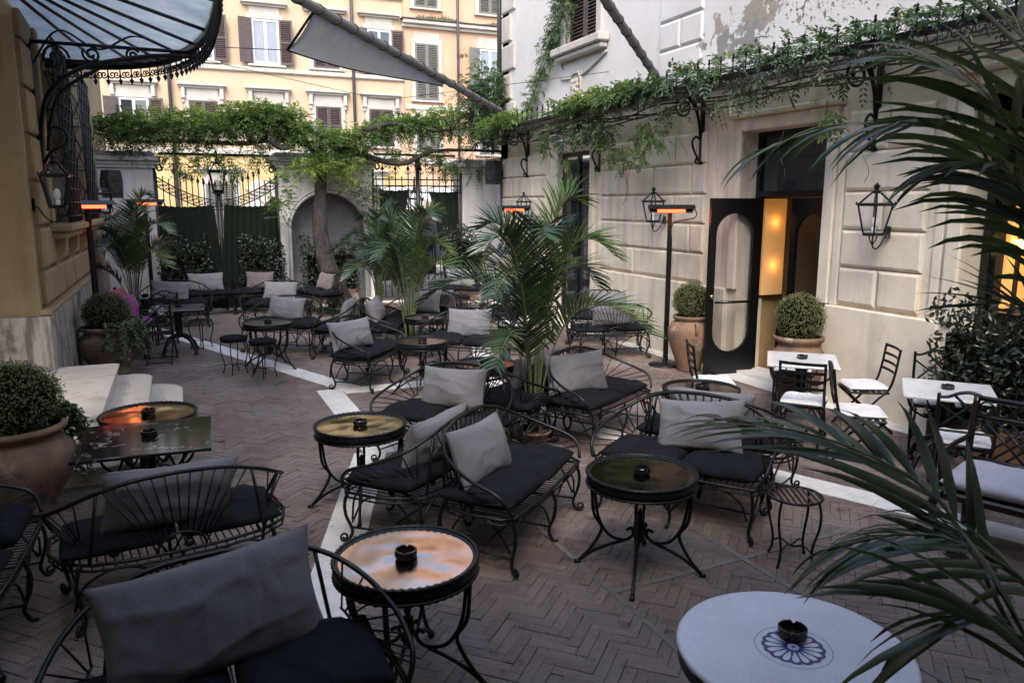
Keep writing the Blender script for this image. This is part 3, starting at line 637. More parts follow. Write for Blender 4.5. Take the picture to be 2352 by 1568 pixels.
for i in range(len(zr)-1):
    block(lbld, YC+.12, 10.72, zr[i], zr[i+1], x=XL, d=.07, mt=M['yellow'], face=1, g=.045)
    if zr[i] < 2.0:
        for a, b in (((10.72, 11.55), (11.55, 12.6), (12.6, 13.5), (13.5, 15.0)) if i == 0 else ((10.72, 12.0), (12.0, 13.0), (13.0, 14.2), (14.2, 15.0))): block(lbld, a, b, zr[i], zr[i+1], x=XL, d=.07, mt=M['yellow'], face=1, g=.045)
    else: block(lbld, 12.62, 13.2, zr[i], zr[i+1], x=XL, d=.07, mt=M['yellow'], face=1, g=.045)
    block(lbld, 15.1, 16.3, zr[i], zr[i+1], x=XL, d=.07, mt=M['yellow'], face=1, g=.045); block(lbld, 16.3, 17.6, zr[i], zr[i+1], x=XL, d=.07, mt=M['yellow'], face=1, g=.045)
for a, b in WY:                              # windows with sill, corbels, surround and bowed grille
    wr = empty('grilled_window', (0,0,0)); wr.parent = lbld; wr.location = Vector((XL, (a+b)/2, 2.1)) - lbld.location
    for aa in (a-.2, b): m = MB(); m.bbox(XL-.02, XL+.10, aa, aa+.2, 2.10, 4.5, .012); part(m, 'surround', M['yellow'], wr)
    m = MB(); m.bbox(XL-.02, XL+.30, a-.24, b+.24, 2.02, 2.10, .015); m.bbox(XL-.02, XL+.22, a-.18, b+.18, 1.93, 2.018, .015); part(m, 'sill', M['yellow'], wr)
    for yy in (a-.02, b-.16):
        m = MB(); m.prism([(XL, 1.93), (XL+.19, 1.93), (XL+.17, 1.78), (XL+.08, 1.66), (XL+.02, 1.55), (XL, 1.55)], yy, yy+.18, 'y'); part(m, 'corbel', M['yellow'], wr)
    m = MB(); m.box(XL-.30, XL-.28, a, b, 2.1, 4.35); part(m, 'pane', M['pane'], wr)
    xg = XL+.24; gm = MB()
    for yy in np.linspace(a+.02, b-.02, 9):
        gm.tube([(xg, yy, 2.12), (xg, yy, 4.3)], .012, 5)
    for zz in np.linspace(2.2, 4.25, 13): gm.tube([(xg+.012, a+.02, zz), (xg+.012, b-.02, zz)], .010, 5)
    for sgn in (1, -1):
        for k in np.arange(-1.4, 2.4, .34):
            pts = []
            for t in np.linspace(0, 1, 2):
                y_ = a + t*(b-a); z_ = 2.2 + k + (t if sgn > 0 else 1-t)*1.4; pts.append(Vector((xg+.02, y_, z_)))
            p, q = pts; d = q-p; ts = [0, 1]
            if p.z < 2.2: p = p + d*((2.2-p.z)/d.z) if abs(d.z) > 1e-6 else p
            if q.z > 4.25: q = p + (q-p)*((4.25-p.z)/(q.z-p.z))
            if sgn < 0:
                p, q = pts; d = q-p
                if p.z > 4.25: p = p + d*((4.25-p.z)/d.z)
                if q.z < 2.2: q = pts[0] + d*((2.2-pts[0].z)/d.z)
            if (q-p).length > .05 and 2.15 < p.z < 4.3 and 2.15 < q.z < 4.3 and a-.01 <= p.y <= b+.01 and a-.01 <= q.y <= b+.01: gm.tube([p, q], .008, 5)
    for yy in (a+.02, b-.02):
        for zz in (2.2, 2.9, 3.6, 4.25): gm.tube([(xg, yy, zz), (XL-.05, yy, zz)], .011, 5)
        for zz in (2.2, 2.9, 3.6): gm.tube([(xg, yy, zz), (XL-.05, yy, zz+.7)], .008, 5); gm.tube([(xg, yy, zz+.7), (XL-.05, yy, zz)], .008, 5)
    part(gm, 'iron_grille', M['gateiron'], wr, True)
# ---- marble steps in front of the porch
stp = tag(empty('marble_steps', (XL, 8.2, 0)), 'three pale rounded marble steps up to the porch on the left', 'steps')
def round_slab(x0, x1, y0, y1, z0, z1, r, nm):
    o = [(x0, y0)]
    for cx_, cy_, a0 in ((x1-r, y0+r, -90), (x1-r, y1-r, 0)):
        for i in range(9): a = R(a0 + i*90/8); o.append((cx_ + r*math.cos(a), cy_ + r*math.sin(a)))
    o.append((x0, y1)); n = len(o); m = MB(); e = .02
    def inset(k):
        c = Vector(((x0+x1)/2, (y0+y1)/2)); res = []
        for i, (a, b) in enumerate(o):
            d = Vector((a, b)) - c; res.append((a - (k if a > x0+.01 else 0)*d.x/d.length, b - k*d.y/d.length))
        return res
    rings = [(o, z0), (o, z1-e-.02), (inset(-.03), z1-e-.018), (inset(-.036), z1-e*.6), (inset(-.03), z1-.004), (inset(-.014), z1)]
    for ring, z in rings: m.v += [(a, b, z) for a, b in ring]
    for k in range(len(rings)-1):
        for i in range(n): j = (i+1) % n; m.f.append((k*n+i, k*n+j, (k+1)*n+j, (k+1)*n+i))
    m.f.append(tuple((len(rings)-1)*n+i for i in range(n))); return part(m, nm, M['step'], stp, False)
round_slab(XL-2.0, -.10, 7.10, 10.20, -.01, .165, .35, 'step'); round_slab(XL-2.0, -.42, 7.3, 10.10, .166, .33, .22, 'step'); round_slab(XL-2.0, -.76, 7.55, 9.98, .331, .50, .05, 'step')
# ---- glass canopy over the porch
gc = tag(empty('glass_porch_canopy', (XL, 9, 4.2)), 'rounded glass and scrolled iron canopy over the porch at upper left', 'canopy')
rim = []
for i in range(27):
    a = R(-78 + 168*i/26); ca_, sa_ = max(0., math.cos(a)), math.sin(a); ex = 2/2.7
    rim.append(Vector((XL + 1.93*ca_**ex, 8.2 + 4.0*math.copysign(abs(sa_)**ex, sa_), 4.18)))
m = MB(); m.tube(rim, .055, 8, flat=.5); m.tube([p+Vector((0,0,.10)) for p in rim], .02, 6)
n = len(rim); m.add([p+Vector((0,0,-.06)) for p in rim] + [p+Vector((0,0,.12)) for p in rim], [(i, i+1, n+i+1, n+i) for i in range(n-1)]); part(m, 'rim', M['iron'], gc, True)
apex = [Vector((XL+.02, max(4.0, 7.2 + .28*(p.y-7.2)), 4.42)) for p in rim]
m = MB()
for i in range(0, n-2, 2): m.tube([apex[i], rim[i]+Vector((0,0,.04))], .020, 6)
part(m, 'glazing_bars', M['iron'], gc, True)
for i in range(0, n-2, 2):
    j = min(i+2, n-1); m = MB(); q = [apex[i], rim[i], rim[j], apex[j]]; mid = [rim[i+1]] if j > i+1 else []
    loop = [apex[i], rim[i]] + mid + [rim[j], apex[j]]
    k = len(loop); m.add([p+Vector((0,0,.065)) for p in loop] + [p+Vector((0,0,.072)) for p in loop], [tuple(range(k))[::-1], tuple(range(k, 2*k))] + [(a, (a+1) % k, (a+1) % k+k, a+k) for a in range(k)]); part(m, 'glass_pane', M['canopyglass'], gc)
fr = MB()
fr.tube([(0,0,0),(0,0,-.14)], .011, 4); fr.lathe([(.002,-.21),(.030,-.15),(.005,-.12)], 6, caps=False)
for s in (-1, 1): fr.tube(scroll((s*.055,0,-.07), (s,0,0), (0,0,1), .052, 1.3, 10, math.pi, .2), .010, 4)
fr_me = fr.mesh('pendant_scroll', M['iron'])
acc = 0
for i in range(n-1):
    p, q = rim[i], rim[i+1]; d = (q-p); L_ = d.length; t = .17 - acc
    while t < L_:
        c = p + d*(t/L_); o = put('pendant_scroll', fr_me, gc, c + Vector((0,0,-.05)) - gc.location, (0, 0, math.atan2(d.y, d.x))); t += .17
    acc = (acc + L_) % .17
bm = MB(); T = lambda pts, r=.022: bm.tube(pts, r, 7)
yb = 10.55; X = XL+.06
T([(X, yb, 2.75), (X, yb, 4.2)], .024); T(spline([(X, yb, 2.85), (X+.05, yb, 3.3), (X+.16, yb, 3.62), (X+.5, yb, 3.9), (X+1.2, yb, 4.08), (X+1.85, yb, 4.12)]), .026); T(spline([(X+.08, yb, 2.95), (X+.14, yb, 3.3), (X+.3, yb, 3.65), (X+.8, yb, 3.98)]), .020)
T(spline([(X, yb, 2.78), (X+.12, yb, 2.95), (X+.28, yb, 3.05), (X+.26, yb, 3.2), (X+.14, yb, 3.22), (X+.12, yb, 3.12)]), .020); T(scroll((X+.06, yb, 2.72), (1,0,0), (0,0,1), .05, 1.3, 12, 1.5, .3), .016)
for cx_, cz_, r_, s_ in ((.24, 4.0, .15, 0), (.62, 4.06, .10, 2.5), (1.05, 4.08, .08, .5)): T(scroll((X+cx_, yb, cz_), (1,0,0), (0,0,1), r_, 1.6, 20, s_, .2), .015)
T([(X, yb, 4.16), (X+1.9, yb, 4.16)], .022); T(spline([(X, yb, 3.9), (X+.3, yb, 4.3), (X+.7, yb, 4.12), (X+1.1, yb, 4.3), (X+1.6, yb, 4.12)]), .012)
part(bm, 'scroll_bracket', M['iron'], gc, True)
# ================================================================== GATE WALL
gw = tag(empty('gate_wall', (3.2, YB, 0)), 'pale stucco gate wall with pillars and a central arched niche at the back', 'wall')
def cornice(x0, x1, y0, y1, z, nm='cornice'):
    m = MB(); m.bbox(x0-.06, x1+.06, y0-.06, y1+.06, z, z+.06, .008); m.bbox(x0-.10, x1+.10, y0-.10, y1+.10, z+.061, z+.14, .02); m.bbox(x0-.17, x1+.17, y0-.17, y1+.17, z+.141, z+.24, .02); m.bbox(x0-.05, x1+.05, y0-.05, y1+.05, z+.241, z+.34, .02)
    return part(m, nm, M['stucco'], gw)
for x0, x1 in ((-1.45, -.40), (6.62, 7.45)):
    m = MB(); m.bbox(x0, x1, YB-.1, YB+.65, .26, 3.1, .01); m.bbox(x0-.06, x1+.06, YB-.16, YB+.71, -.01, .259, .012); part(m, 'pillar', M['stucco'], gw); cornice(x0, x1, YB-.1, YB+.65, 3.1)
m = MB(); m.box(7.12, 7.5, YE+.12, YB-.1, -.01, 3.42); part(m, 'side_wall', M['stucco'], gw)
# central block with arched niche
x0, x1, cxn, rn, zs, zt = 2.18, 4.32, 3.27, .84, 1.75, 3.15; yf = YB-.1
m = MB(); N = 24; arch = [(cxn - rn*math.cos(math.pi*i/N), zs + rn*math.sin(math.pi*i/N)) for i in range(N+1)]
m.add([(x0,yf,0),(cxn-rn,yf,0),(cxn-rn,yf,zs),(x0,yf,zs)], [(0,1,2,3)]); m.add([(cxn+rn,yf,0),(x1,yf,0),(x1,yf,zs),(cxn+rn,yf,zs)], [(0,1,2,3)])
top = []
for a, b in arch:
    dx, dz = a-cxn, b-zs; k = min((cxn-x0 if dx < 0 else x1-cxn)/abs(dx) if abs(dx) > 1e-6 else 9e9, (zt-zs)/dz if dz > 1e-6 else 9e9); top.append((cxn+dx*k, zs+dz*k))
m.add([(a,yf,b) for a,b in arch] + [(a,yf,b) for a,b in top], [(i, i+1, N+2+i, N+1+i) for i in range(N)])
for cxx, sgn in ((x0, -1), (x1, 1)):
    kk = [i for i in range(N+1) if (arch[i][0]-cxn)*sgn > 0]
m.add([(x0,yf,zs),(x0,yf,zt),(x1,yf,zt),(x1,yf,zs)], [])
for cor, rng in (((x0, zt), [i for i in range(N) if abs(top[i][0]-x0) < 1e-5 and top[i+1][1] >= zt-1e-5]), ((x1, zt), [i for i in range(N) if top[i][1] >= zt-1e-5 and abs(top[i+1][0]-x1) < 1e-5])):
    for i in rng: m.add([(top[i][0],yf,top[i][1]), (cor[0],yf,cor[1]), (top[i+1][0],yf,top[i+1][1])], [(0,1,2)])
m.box(x0, x1, YB+.45, YB+.65, 0, zt); m.add([(x0,yf,0),(x0,yf,zt),(x0,YB+.45,zt),(x0,YB+.45,0)], [(0,1,2,3)]); m.add([(x1,yf,0),(x1,yf,zt),(x1,YB+.45,zt),(x1,YB+.45,0)], [(3,2,1,0)])
m.add([(x0,yf,zt),(x1,yf,zt),(x1,YB+.45,zt),(x0,YB+.45,zt)], [(0,1,2,3)])
part(m, 'niche_wall', M['stucco'], gw)
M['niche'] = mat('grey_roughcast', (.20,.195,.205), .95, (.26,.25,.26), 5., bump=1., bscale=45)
m = MB(); prof = [(cxn-rn, 0)] + arch + [(cxn+rn, 0)]; k = len(prof)
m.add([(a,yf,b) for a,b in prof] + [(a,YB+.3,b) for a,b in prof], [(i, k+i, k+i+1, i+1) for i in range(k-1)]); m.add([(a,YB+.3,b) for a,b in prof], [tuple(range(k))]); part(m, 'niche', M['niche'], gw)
m = MB()
for dr, r_ in ((.04, .035), (.10, .02)):
    m.tube([(cxn-rn-dr, yf-.01, .15)] + [(cxn-(rn+dr)*math.cos(math.pi*i/N), yf-.01, zs+(rn+dr)*math.sin(math.pi*i/N)) for i in range(N+1)] + [(cxn+rn+dr, yf-.01, .15)], r_, 8)
part(m, 'arch_moulding', M['stucco'], gw, True); cornice(x0, x1, YB-.1, YB+.65, zt)
m = MB(); m.tube([(-.25, YB+.1, 3.42), (2.05, YB+.1, 3.42)], .028, 8); m.tube([(4.45, YB+.1, 3.52), (6.5, YB+.1, 3.52)], .028, 8)
for x in np.arange(-.1, 2.0, .16): m.tube([(x, YB+.1, 3.42), (x, YB+.1, 3.34)], [.006, .002], 4)
for x in np.arange(4.6, 6.4, .16): m.tube([(x, YB+.1, 3.52), (x, YB+.1, 3.44)], [.006, .002], 4)
part(m, 'overhead_rail', M['gateiron'], gw, True)
# ---- gates
def spear(m, p, h=.17, r=.035):
    m.lathe([(.006,-.05),(.016,-.03),(.010,-.005),(r,.03),(.018,.09),(.001,h)], 6, p, caps=False)
g1 = tag(empty('iron_gate', (.9, YB, 0)), 'black wrought iron gate with a dipping spear-topped rail on the left', 'gate')
XA, XB = -.36, 2.16; dip = lambda x: 2.42 + .52*(abs(x-.9)/1.26)**1.7
xs = np.linspace(XA+.03, XB-.03, 22)
for i, x in enumerate(xs):
    if abs(x-.9) < .05: continue
    m = MB(); up = .30 if 3 <= i <= 18 else .10; zt_ = dip(x)+up
    m.tube([(x, YB, .06), (x, YB, zt_)], .011, 6); m.lathe([(.011,-.03),(.024,-.01),(.024,.01),(.011,.03)], 8, (x, YB, dip(x)-.10), caps=False)
    if up > .2: spear(m, (x, YB, zt_))
    part(m, 'bar', M['gateiron'], g1, True)
m = MB()
for dz in (0, -.20): m.tube([(x, YB-.012, dip(x)+dz) for x in np.linspace(XA, XB, 25)], .013, 6)
for z in (.10, .55, .62): m.tube([(XA, YB-.012, z), (XB, YB-.012, z)], .014, 6)
part(m, 'rail', M['gateiron'], g1, True)
m = MB()
for a, b in zip(xs[:-1], xs[1:]):
    c = (a+b)/2; z = dip(c)-.10; h = (b-a)/2
    for s in (-1, 1):
        for t in (-1, 1): m.tube(scroll((c+s*h*.42, YB, z+t*.045), (s,0,0), (0,0,t), .036, 1.25, 9, math.pi*.9, .2), .006, 4)
    m.tube(scroll((c, YB, .35), (1,0,0), (0,0,1), .05, 1.5, 12, 0, .2), .006, 4)
part(m, 'scrollwork', M['gateiron'], g1, True)
for x in (XA, XB):
    m = MB(); m.tube([(x, YB, .01), (x, YB, 3.1)], .03, 8); s = 1 if x < 1 else -1; m.tube(scroll((x+s*.09, YB, 3.1), (-s,0,0), (0,0,1), .09, 1.2, 14, 0, .25), .02, 6); part(m, 'side_post', M['gateiron'], g1, True)
m = MB(); m.tube([(.9, YB, .01), (.9, YB, 2.58)], .045, 10); m.bbox(.80, 1.0, YB-.1, YB+.1, 2.56, 2.62, .01); part(m, 'centre_post', M['gateiron'], g1, True)
g2 = tag(empty('iron_gate', (5.49, YB, 0)), 'black wrought iron gate with level rails and tall spears on the right', 'gate')
XA, XB = 4.38, 6.60; xs = np.linspace(XA+.08, XB-.08, 14)
for i, x in enumerate(xs):
    m = MB(); tall = i % 2 == 1; zt_ = 3.12 if tall else 2.98
    m.tube([(x, YB, .06), (x, YB, zt_)], .014, 6)
    if tall:
        spear(m, (x, YB, zt_+.02), .26, .045)
        for s in (-1, 1): m.tube(scroll((x+s*.05, YB, zt_-.02), (s,0,0), (0,0,1), .045, 1.2, 10, math.pi, .25), .007, 4)
    else: m.lathe([(.005,-.03),(.024,0),(.005,.03)], 8, (x, YB, zt_), caps=False)
    part(m, 'bar', M['gateiron'], g2, True)
m = MB()
for z in (2.93, 2.78, 2.62, 1.55, .62, .10): m.tube([(XA, YB-.014, z), (XB, YB-.014, z)], .015, 6)
part(m, 'rail', M['gateiron'], g2, True)
m = MB()
for c in (4.93, 6.05):
    m.tube([(c-.38*math.cos(math.pi*i/12), YB-.02, 2.62+.15*math.sin(math.pi*i/12)) for i in range(13)], .012, 5)
    for s in (-1, 1): m.tube(scroll((c+s*.47, YB, 2.69), (s,0,0), (0,0,1), .06, 1.3, 10, math.pi, .2), .008, 4); m.tube(scroll((c+s*.12, YB, 2.68), (s,0,0), (0,0,1), .06, 1.3, 10, math.pi, .2), .008, 4)
for a, b in zip(xs[:-1], xs[1:]):
    c = (a+b)/2
    for z, r_ in ((1.7, .055), (1.40, .06), (.36, .06), (.75, .05)): m.tube(scroll((c, YB, z), (1,0,0), (0,0,1), r_, 1.5, 12, c*9, .2), .007, 4)
part(m, 'scrollwork', M['gateiron'], g2, True)
m = MB(); m.box(5.05, 5.93, YB+.02, YB+.035, .62, 1.55); part(m, 'sheet_panel', M['blackpaint'], g2)
for x in (XA, XB):
    m = MB(); m.tube([(x, YB, .01), (x, YB, 3.22)], .032, 8); s = 1 if x < 5 else -1; m.tube(scroll((x+s*.10, YB, 3.22), (-s,0,0), (0,0,1), .10, 1.2, 14, 0, .25), .022, 6); part(m, 'side_post', M['gateiron'], g2, True)
m = MB(); m.tube([(5.49, YB, .01), (5.49, YB, 3.28)], .055, 10); m.lathe([(.055,0),(.085,.01),(.085,.05),(.06,.06),(.075,.2),(.05,.26),(.01,.28)], 10, (5.49, YB, 3.22)); part(m, 'centre_post', M['gateiron'], g2, True)
# ---- velvet curtains tied to the gates
def curtain(x0t, x1t, x0b, x1b, zt, zb, label, folds, bulge=0.):
    m = MB(); nx, nz = folds*8, 22
    for j in range(nz+1):
        t = j/nz; z = zt + (zb-zt)*t
        for i in range(nx+1):
            s = i/nx; q = t**.7
            x = (x0t+(x1t-x0t)*s)*(1-q) + (x0b+(x1b-x0b)*s)*q + .006*math.sin(s*41+t*6)
            amp = .026 + .03*t; y = YB-.085 - amp*math.sin(2*math.pi*folds*s + 1.2*math.sin(5*s) + .5*t) - .012*math.sin(17*s+3*t)
            zz = z + (-.035*math.sin(math.pi*s)*(1-t) + .008*math.sin(2*math.pi*folds*s)*(1-t) if j == 0 else 0)
            m.v.append((x, y, zz))
    for j in range(nz):
        for i in range(nx): a = j*(nx+1)+i; m.f.append((a, a+1, a+nx+2, a+nx+1))
    return tag(m.build('velvet_curtain', M['velvet']), label, 'curtain', 'green curtains on the gates')
curtain(-.34, .78, -.34, .93, 2.32, .04, 'dark green velvet curtain on the left half of the left gate', 9)
curtain(1.00, 2.14, .86, 2.12, 2.33, .04, 'dark green velvet curtain on the right half of the left gate', 9)
curtain(4.50, 5.28, 4.50, 4.98, 2.70, .5, 'dark green velvet curtain on the left half of the right gate', 10)
curtain(5.72, 6.52, 6.10, 6.56, 2.66, .5, 'dark green velvet curtain on the right half of the right gate', 10)
# ---- lanterns
def lantern_parts(root, gl=True, s=1., c=(0,0,0), post=False):
    c = Vector(c)
    def b(m, nm, mt, smooth=False):
        o = m.build(nm, mt, root, smooth); o.location = c; o.scale = (s,)*3; return o
    m = MB(); wt, wb, h = .13, .075, .34
    for sx in (-1, 1):
        for sy in (-1, 1): m.tube([(sx*wb, sy*wb, 0), (sx*wt, sy*wt, h)], .014, 4)
    for w_, z in ((wb, 0), (wt, h)):
        for i in range(4):
            p = [(w_,w_),(-w_,w_),(-w_,-w_),(w_,-w_)]; m.tube([(*p[i], z), (*p[(i+1) % 4], z)], .018, 4)
    for sx in (-1, 1):
        for sy in (-1, 1): m.tube([(sx*wt, sy*wt, h), (sx*.035, sy*.035, h+.13)], .012, 4); m.lathe([(.004,-.02),(.014,0),(.004,.025)], 6, (sx*(wt+.012), sy*(wt+.012), h+.01), caps=False)
    m.lathe([(.05,.125),(.055,.15),(.028,.16),(.024,.18),(.036,.20),(.034,.215),(.012,.235),(.002,.25)], 8, (0,0,h), caps=True)
    b(m, 'frame', M['iron'])
    for i in range(4):
        p = [(1,1),(-1,1),(-1,-1),(1,-1)]; a, d = p[i], p[(i+1) % 4]; m = MB()
        m.add([(a[0]*wb*.97, a[1]*wb*.97, .01), (d[0]*wb*.97, d[1]*wb*.97, .01), (d[0]*wt*.97, d[1]*wt*.97, h-.01), (a[0]*wt*.97, a[1]*wt*.97, h-.01)], [(0,1,2,3)])
        m.add([(a[0]*wt*.97, a[1]*wt*.97, h+.01), (d[0]*wt*.97, d[1]*wt*.97, h+.01), (d[0]*.036, d[1]*.036, h+.125), (a[0]*.036, a[1]*.036, h+.125)], [(0,1,2,3)]); b(m, 'glass_pane', M['lampglass'])
    m = MB(); m.tube([(0,0,.0),(0,0,.08)], .025, 8); m.lathe([(.018,.08),(.034,.11),(.034,.16),(.02,.19),(.002,.2)], 10); b(m, 'bulb', M['bulb'], True)
def wall_lantern(loc, rz, label, s=1.):
    r_ = empty('wall_lantern', loc, rz); tag(r_, label, 'lantern', 'wall lanterns'); lantern_parts(r_, s=s)
    m = MB()
    for a in (-.06, .06): m.tube([(Vector(p)*s) for p in spline([(a, 0, 0), (a*.8, 0, -.05), (a*.3, 0, -.10), (0, .0, -.12)])], .008*s, 5)
    m.tube([(Vector(p)*s) for p in spline([(0, 0, -.02), (0, .0, -.13), (0, .06, -.17), (0, .13, -.12), (0, .19, -.02), (0, .24, .02)])], .010*s, 5); m.bbox(-.03*s, .03*s, .22*s, .25*s, -.05*s, .09*s, .003); m.build('wall_arm', M['iron'], r_)
    return r_
wall_lantern((XR-.27, 15.15, 2.10), R(-90), 'black wall lantern on the cream wall nearest the gate', .86)
wall_lantern((XR-.30, 10.20, 2.08), R(-90), 'black wall lantern beside the red glowing heater on the cream wall', .90)
wall_lantern((XR-.29, 6.04, 2.03), R(-90), 'black wall lantern behind the palm fronds, on the pier beside the doorway', .92)
wall_lantern((XL+.25, 10.0, 2.32), R(90), 'black wall lantern on the ochre wall at the left edge', 1.0)
wall_lantern((XL+.32, 15.3, 2.2), R(90), 'black wall lantern on the ochre wall beyond the grilled windows', .95)
def gate_lantern(loc, label):
    r_ = empty('gate_lantern', loc); tag(r_, label, 'lantern', 'lanterns on the gates'); lantern_parts(r_, s=1.25)
    m = MB()
    for i in range(4):
        a = R(45+90*i); ex = Vector((math.cos(a), math.sin(a), 0))
        m.tube(spline([ex*.05+Vector((0,0,.64)), ex*.16+Vector((0,0,.60)), ex*.25+Vector((0,0,.48)), ex*.21+Vector((0,0,.38))]), .009, 5); m.tube(scroll(ex*.26+Vector((0,0,.40)), ex, (0,0,1), .04, 1.3, 10, 2.5, .2), .007, 4)
        m.tube(scroll(ex*.14+Vector((0,0,-.02)), ex, (0,0,1), .05, 1.3, 10, 2., .2), .008, 4)
    m.lathe([(.05,-.02),(.07,.0),(.03,.02)], 8); m.lathe([(.01,.72),(.04,.75),(.01,.79),(.035,.82),(.004,.9)], 8, caps=False); m.build('crown', M['gateiron'], r_)
gate_lantern((.9, YB-.02, 2.63), 'ornate crowned lantern on the centre post of the left gate')
gate_lantern((5.49, YB+.32, 2.05), 'ornate crowned lantern behind the centre post of the right gate')
# ---- loudspeakers
def speaker(loc, rz, label):
    r_ = empty('loudspeaker', loc, rz); tag(r_, label, 'loudspeaker', 'black loudspeakers'); m = MB()
    m.prism([(-.14,-.26),(.14,-.26),(.16,.1),(.12,.27),(-.12,.27),(-.16,.1)], -.12, .12, 'y'); m.build('cabinet', M['speaker'], r_, False)
    m = MB(); m.lathe([(.115,0),(.118,.012),(.10,.012),(.03,.004)], 20); o = m.build('woofer', M['speaker'], r_); o.rotation_euler = (R(90), 0, 0); o.location = (0, -.121, -.08)
    m = MB(); m.lathe([(.06,0),(.062,.01),(.045,.01),(.01,.004)], 16); o = m.build('tweeter', M['speaker'], r_); o.rotation_euler = (R(90), 0, 0); o.location = (0, -.121, .13)
    m = MB(); m.tube([(0,.1,0),(0,.28,0)], .02, 6); m.bbox(-.05,.05,.26,.29,-.08,.08,.004); m.build('mount', M['iron'], r_)
speaker((6.78, 16.75, 3.05), R(-62), 'black loudspeaker on the cream wall near the right gate')
speaker((-1.10, 17.0, 2.72), R(40), 'black loudspeaker by the left gate pillar')
# ---- red framed poster on the right pillar
po = tag(empty('framed_poster', (7.02, YB-.12, .9)), 'red framed dark poster with yellow picture beside the right gate', 'poster'); PX0, PX1, PZ0, PZ1, py = 6.78, 7.38, .50, 1.34, YB-.165
m = MB(); m.bbox(PX0, PX1, py, py+.05, PZ0, PZ1, .008); part(m, 'frame', M['red'], po)
m = MB(); m.box(PX0+.08, PX1-.08, py-.004, py-.001, PZ0+.1, PZ1-.1); part(m, 'print', M['poster'], po)
m = MB(); ov = [(PX0+.30 + .16*math.cos(a), .86 + .2*math.sin(a)) for a in np.linspace(0, 2*math.pi, 18, endpoint=False)]; m.prism(ov, py-.0065, py-.0045, 'y'); part(m, 'picture', M['poster_art'], po)
def text(s, size, mt, parent, loc, rot=(R(90),0,0), name='lettering'):
    cu = bpy.data.curves.new(name, 'FONT'); cu.body = s; cu.size = size; cu.align_x = 'CENTER'; cu.extrude = .0008
    t = bpy.data.objects.new(name, cu); COL.objects.link(t); dg = bpy.context.evaluated_depsgraph_get(); me = bpy.data.meshes.new_from_object(t.evaluated_get(dg)); bpy.data.objects.remove(t)
    me.materials.clear(); me.materials.append(mt); o = put(name, me, parent, Vector(loc) - Vector(parent.location), rot); return o
for i, ch in enumerate('CAFE C'):
    a = R(140 - i*17); text(ch, .055, M['ink'], po, (PX0+.31 + .21*math.cos(a), py-.009, .90 + .21*math.sin(a)), (R(90), 0, 0) if True else None).rotation_euler = (R(90), -(a-R(90)), 0)
m = MB(); m.box(PX0+.16, PX1-.16, py-.0065, py-.0045, 1.185, 1.197); m.box(PX0+.15, PX1-.18, py-.0065, py-.0045, 1.165, 1.176); m.box(PX0+.12, PX0+.34, py-.0065, py-.0045, .63, .67); part(m, 'small_print', M['ink'], po)

# ================================================================== STREET HOUSES
YS = 30.0
ys_ = tag(empty('yellow_house', (2, YS, 0)), 'pale yellow apartment house with brown shutters across the street', 'building')
ps_ = tag(empty('peach_house', (14, YS, 0)), 'peach apartment house with grey shutters across the street', 'building')
XS = 8.44
m = MB(); m.box(-26, XS, YS, YS+6, 4.28, 16); part(m, 'wall', M['street_y'], ys_)
m = MB(); m.box(-26, XS, YS-.04, YS+6, -.02, 4.05); part(m, 'ground_wall', M['street_y2'], ys_)
m = MB(); m.bbox(-26, XS, YS-.14, YS+.05, 4.05, 4.28, .03); m.bbox(-26, XS, YS-.10, YS+.05, 6.98, 7.16, .03); m.bbox(-26, XS, YS-.10, YS+.05, 9.9, 10.1, .03); part(m, 'string_course', M['trim'], ys_)
m = MB(); m.box(XS+.01, 34, YS-.02, YS+6, -.02, 16); part(m, 'wall', M['street_p'], ps_)
m = MB(); m.bbox(XS-.05, 34, YS-.16, YS, 8.98, 9.10, .02); m.bbox(XS-.05, 34, YS-.28, YS, 9.102, 9.24, .02); m.bbox(XS+.02, 34, YS-.08, YS, 5.95, 6.15, .02); m.bbox(XS+.02, 34, YS-.1, YS, 3.9, 4.1, .02); part(m, 'cornice', M['trim'], ps_)
m = MB(); m.bbox(XS-.1, 34, YS-.32, YS+.1, 9.242, 9.29, .01); part(m, 'cornice_tiles', M['pipe'], ps_)
ms = MB()
for i in range(500):
    x = random.uniform(XS+.5, 16); z = 9.29; a = random.uniform(-.5, .5); h = random.uniform(.05, .18)*(1+math.sin(x*2.1))*.7
    ms.add([(x-.05, YS-.2+random.uniform(-.1,.1), z), (x+.05, YS-.2, z), (x+a*.1, YS-.22, z+h)], [(0,1,2)])
M['moss'] = mat('dry_moss', (.20,.17,.08), .95, (.12,.11,.06), 6.); part(ms, 'moss', M['moss'], ps_)
def shutter(parent, x0, x1, z0, z1, y, ang=0., hinge=None, mt='shutter'):
    m = MB(); w_ = x1-x0; fr = .06
    for a in (0, w_-fr): m.box(a, a+fr, -.02, .02, z0, z1)
    for a in (z0, (z0+z1)/2-fr/2, z1-fr): m.box(fr, w_-fr, -.019, .019, a, a+fr)
    z = z0+fr+.03
    while z < z1-fr-.02:
        if abs(z-(z0+z1)/2) > fr*.8: m.box(fr, w_-fr, -.028, .028, -.005, .005, Matrix.Translation((0, 0, z)) @ Matrix.Rotation(R(38), 4, 'X'))
        z += .062
    m.box(fr, w_-fr, .021, .024, z0+fr, z1-fr)
    o = m.build('shutter', M[mt], parent, False)
    if hinge == 'R': o.location = Vector((x1, y, 0)) - parent.matrix_basis.translation; o.rotation_euler = (0, 0, math.pi+ang); return o
    o.location = Vector((x0, y, 0)) - parent.matrix_basis.translation; o.rotation_euler = (0, 0, ang); return o
def gl(root):                                   # world location of a nested empty
    p = root; L = Vector((0,0,0))
    while p: L += Vector(p.location); p = p.parent
    return L
